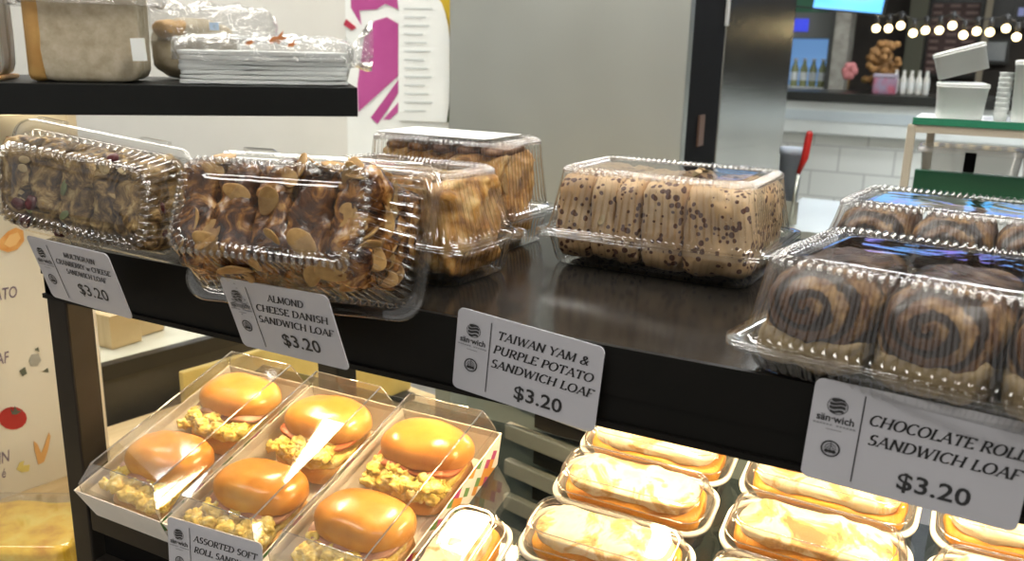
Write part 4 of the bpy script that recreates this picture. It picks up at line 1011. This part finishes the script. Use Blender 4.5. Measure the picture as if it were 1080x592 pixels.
# menu boards on the dark wall
YM = 8.9
def board(name, label, u0, u1, v0, v1, mb, lines=None, mt=None, y=YM, cat='menu board', emit=None):
    x0, x1 = kx(u0, y), kx(u1, y); z0_, z1 = kz(v1, y, (u0 + u1) / 2), kz(v0, y, (u0 + u1) / 2)
    t = thing(name, label, cat, ((x0 + x1) / 2, y, z0_)); w, h = (x1 - x0) / 2, z1 - z0_
    link('board', B(-w, w, 0, .04, 0, h), mb, t)
    bm = bmesh.new()
    for a in ((-w - .03, -w, 0, h), (w, w + .03, 0, h)): box(bm, a[0], a[1], -.015, .045, -.03, h + .03)
    box(bm, -w, w, -.015, .045, -.03, 0); box(bm, -w, w, -.015, .045, h, h + .03); link('frame', bm, m_kd, t)
    if lines:
        cols, rows = lines
        for c in range(cols):
            for r in range(rows):
                bm = bmesh.new(); xx = -w + 2 * w * (c + .12) / cols; ww = 2 * w / cols * (.55 + .2 * ((r * 3 + c) % 3) / 2); zz = h * (1 - (r + .6) / rows); box(bm, xx, xx + ww, -.006, 0, zz, zz + h / rows * .4)
                link('menu_line', bm, mt, t)
    return t
m_mb = mat('maroon_board', (.085, .045, .038), .6); m_mbt = mat('menu_text', (.30, .20, .17), .6)
board('menu_board', 'maroon menu board with rows of small print behind the bulbs', 976, 1027, 3, 78, m_mb, (3, 10), m_mbt)
board('chalk_board', 'black board with a pale blue square at the upper right', 1041, 1110, 0, 26, m_kd)
t = board('picture_frame', 'small pale framed picture below the black board', 1038, 1060, 44, 64, noisy('pale_picture', [(.3, (.3, .33, .34)), (.7, (.5, .52, .5))], 3, .5), cat='picture')
t = board('blue_square_sign', 'small pale blue square sign on the black board', 1066, 1073, 8, 17, mat('pale_blue', (.25, .28, .5), .4, emit=(.3, .35, .7), es=.3), y=YM - .06, cat='sign')
struct('trim_1', B(kx(1032, 8.6), kx(1039, 8.6), 8.6, 8.7, 0, 3.1), mat('beige_post', (.36, .31, .22), .6))
struct('trim_2', B(kx(953, 8.6), kx(972, 8.6), 8.6, 8.7, 0, 3.1), mat('olive_post', (.13, .13, .085), .6))
# bank of lit menu screens over the kiosk (only the lowest corner shows)
def screen_mat():
    m = mat('screen', (.02, .02, .03), .3); nt = m.node_tree; b = nt.nodes['Principled BSDF']
    f = noisetex(nt, coords(nt, (.9, 1, 1.6)), 1.6, 2)
    nt.links.new(ramp(nt, f, [(.32, (.05, .35, .75)), (.45, (.12, .45, .9)), (.55, (.25, .22, .85)), (.68, (.42, .25, .85))]), b.inputs['Emission Color']); b.inputs['Emission Strength'].default_value = 2.2; return m
m_scr = screen_mat(); YS = 5.2
for k, (u0, u1) in enumerate(((858, 931), (946, 1060), (1076, 1200))):
    x0, x1 = kx(u0, YS, 0), kx(u1, YS, 0); zz = kz((13, -38, -42)[k], YS, u1)
    t = thing('menu_screen', ['blue lit menu screen above the drinks fridge, its lower corner in view', 'violet lit menu screen above the bulbs', 'violet lit menu screen at the far right'][k], 'screen', ((x0 + x1) / 2, YS, zz), (0, R((5, 0, 0)[k]), 0), 'menu screens over the kiosk')
    w = (x1 - x0) / 2; link('display', B(-w, w, 0, .02, .01, .33), m_scr, t); link('housing', B(-w - .01, w + .01, .021, .07, 0, .34), m_kd, t)
    link('hanger', B(-.02, .02, 0.03, .06, .34, 3.1 - zz - .02), m_kd, t)

# ------------------------------------------------------------------ light and view
w = bpy.data.worlds.new('world'); S.world = w; w.use_nodes = True
w.node_tree.nodes['Background'].inputs[0].default_value = (1, .97, .92, 1); w.node_tree.nodes['Background'].inputs[1].default_value = .6
S.view_settings.view_transform = 'Standard'; S.view_settings.look = 'None'; S.view_settings.exposure = 0; S.view_settings.gamma = 1
S.view_settings.use_curve_mapping = False
S.cycles.max_bounces = 10; S.cycles.transparent_max_bounces = 40; S.cycles.diffuse_bounces = 4; S.cycles.glossy_bounces = 4
S.cycles.caustics_reflective = False; S.cycles.caustics_refractive = False
S.cycles.sample_clamp_indirect = 6
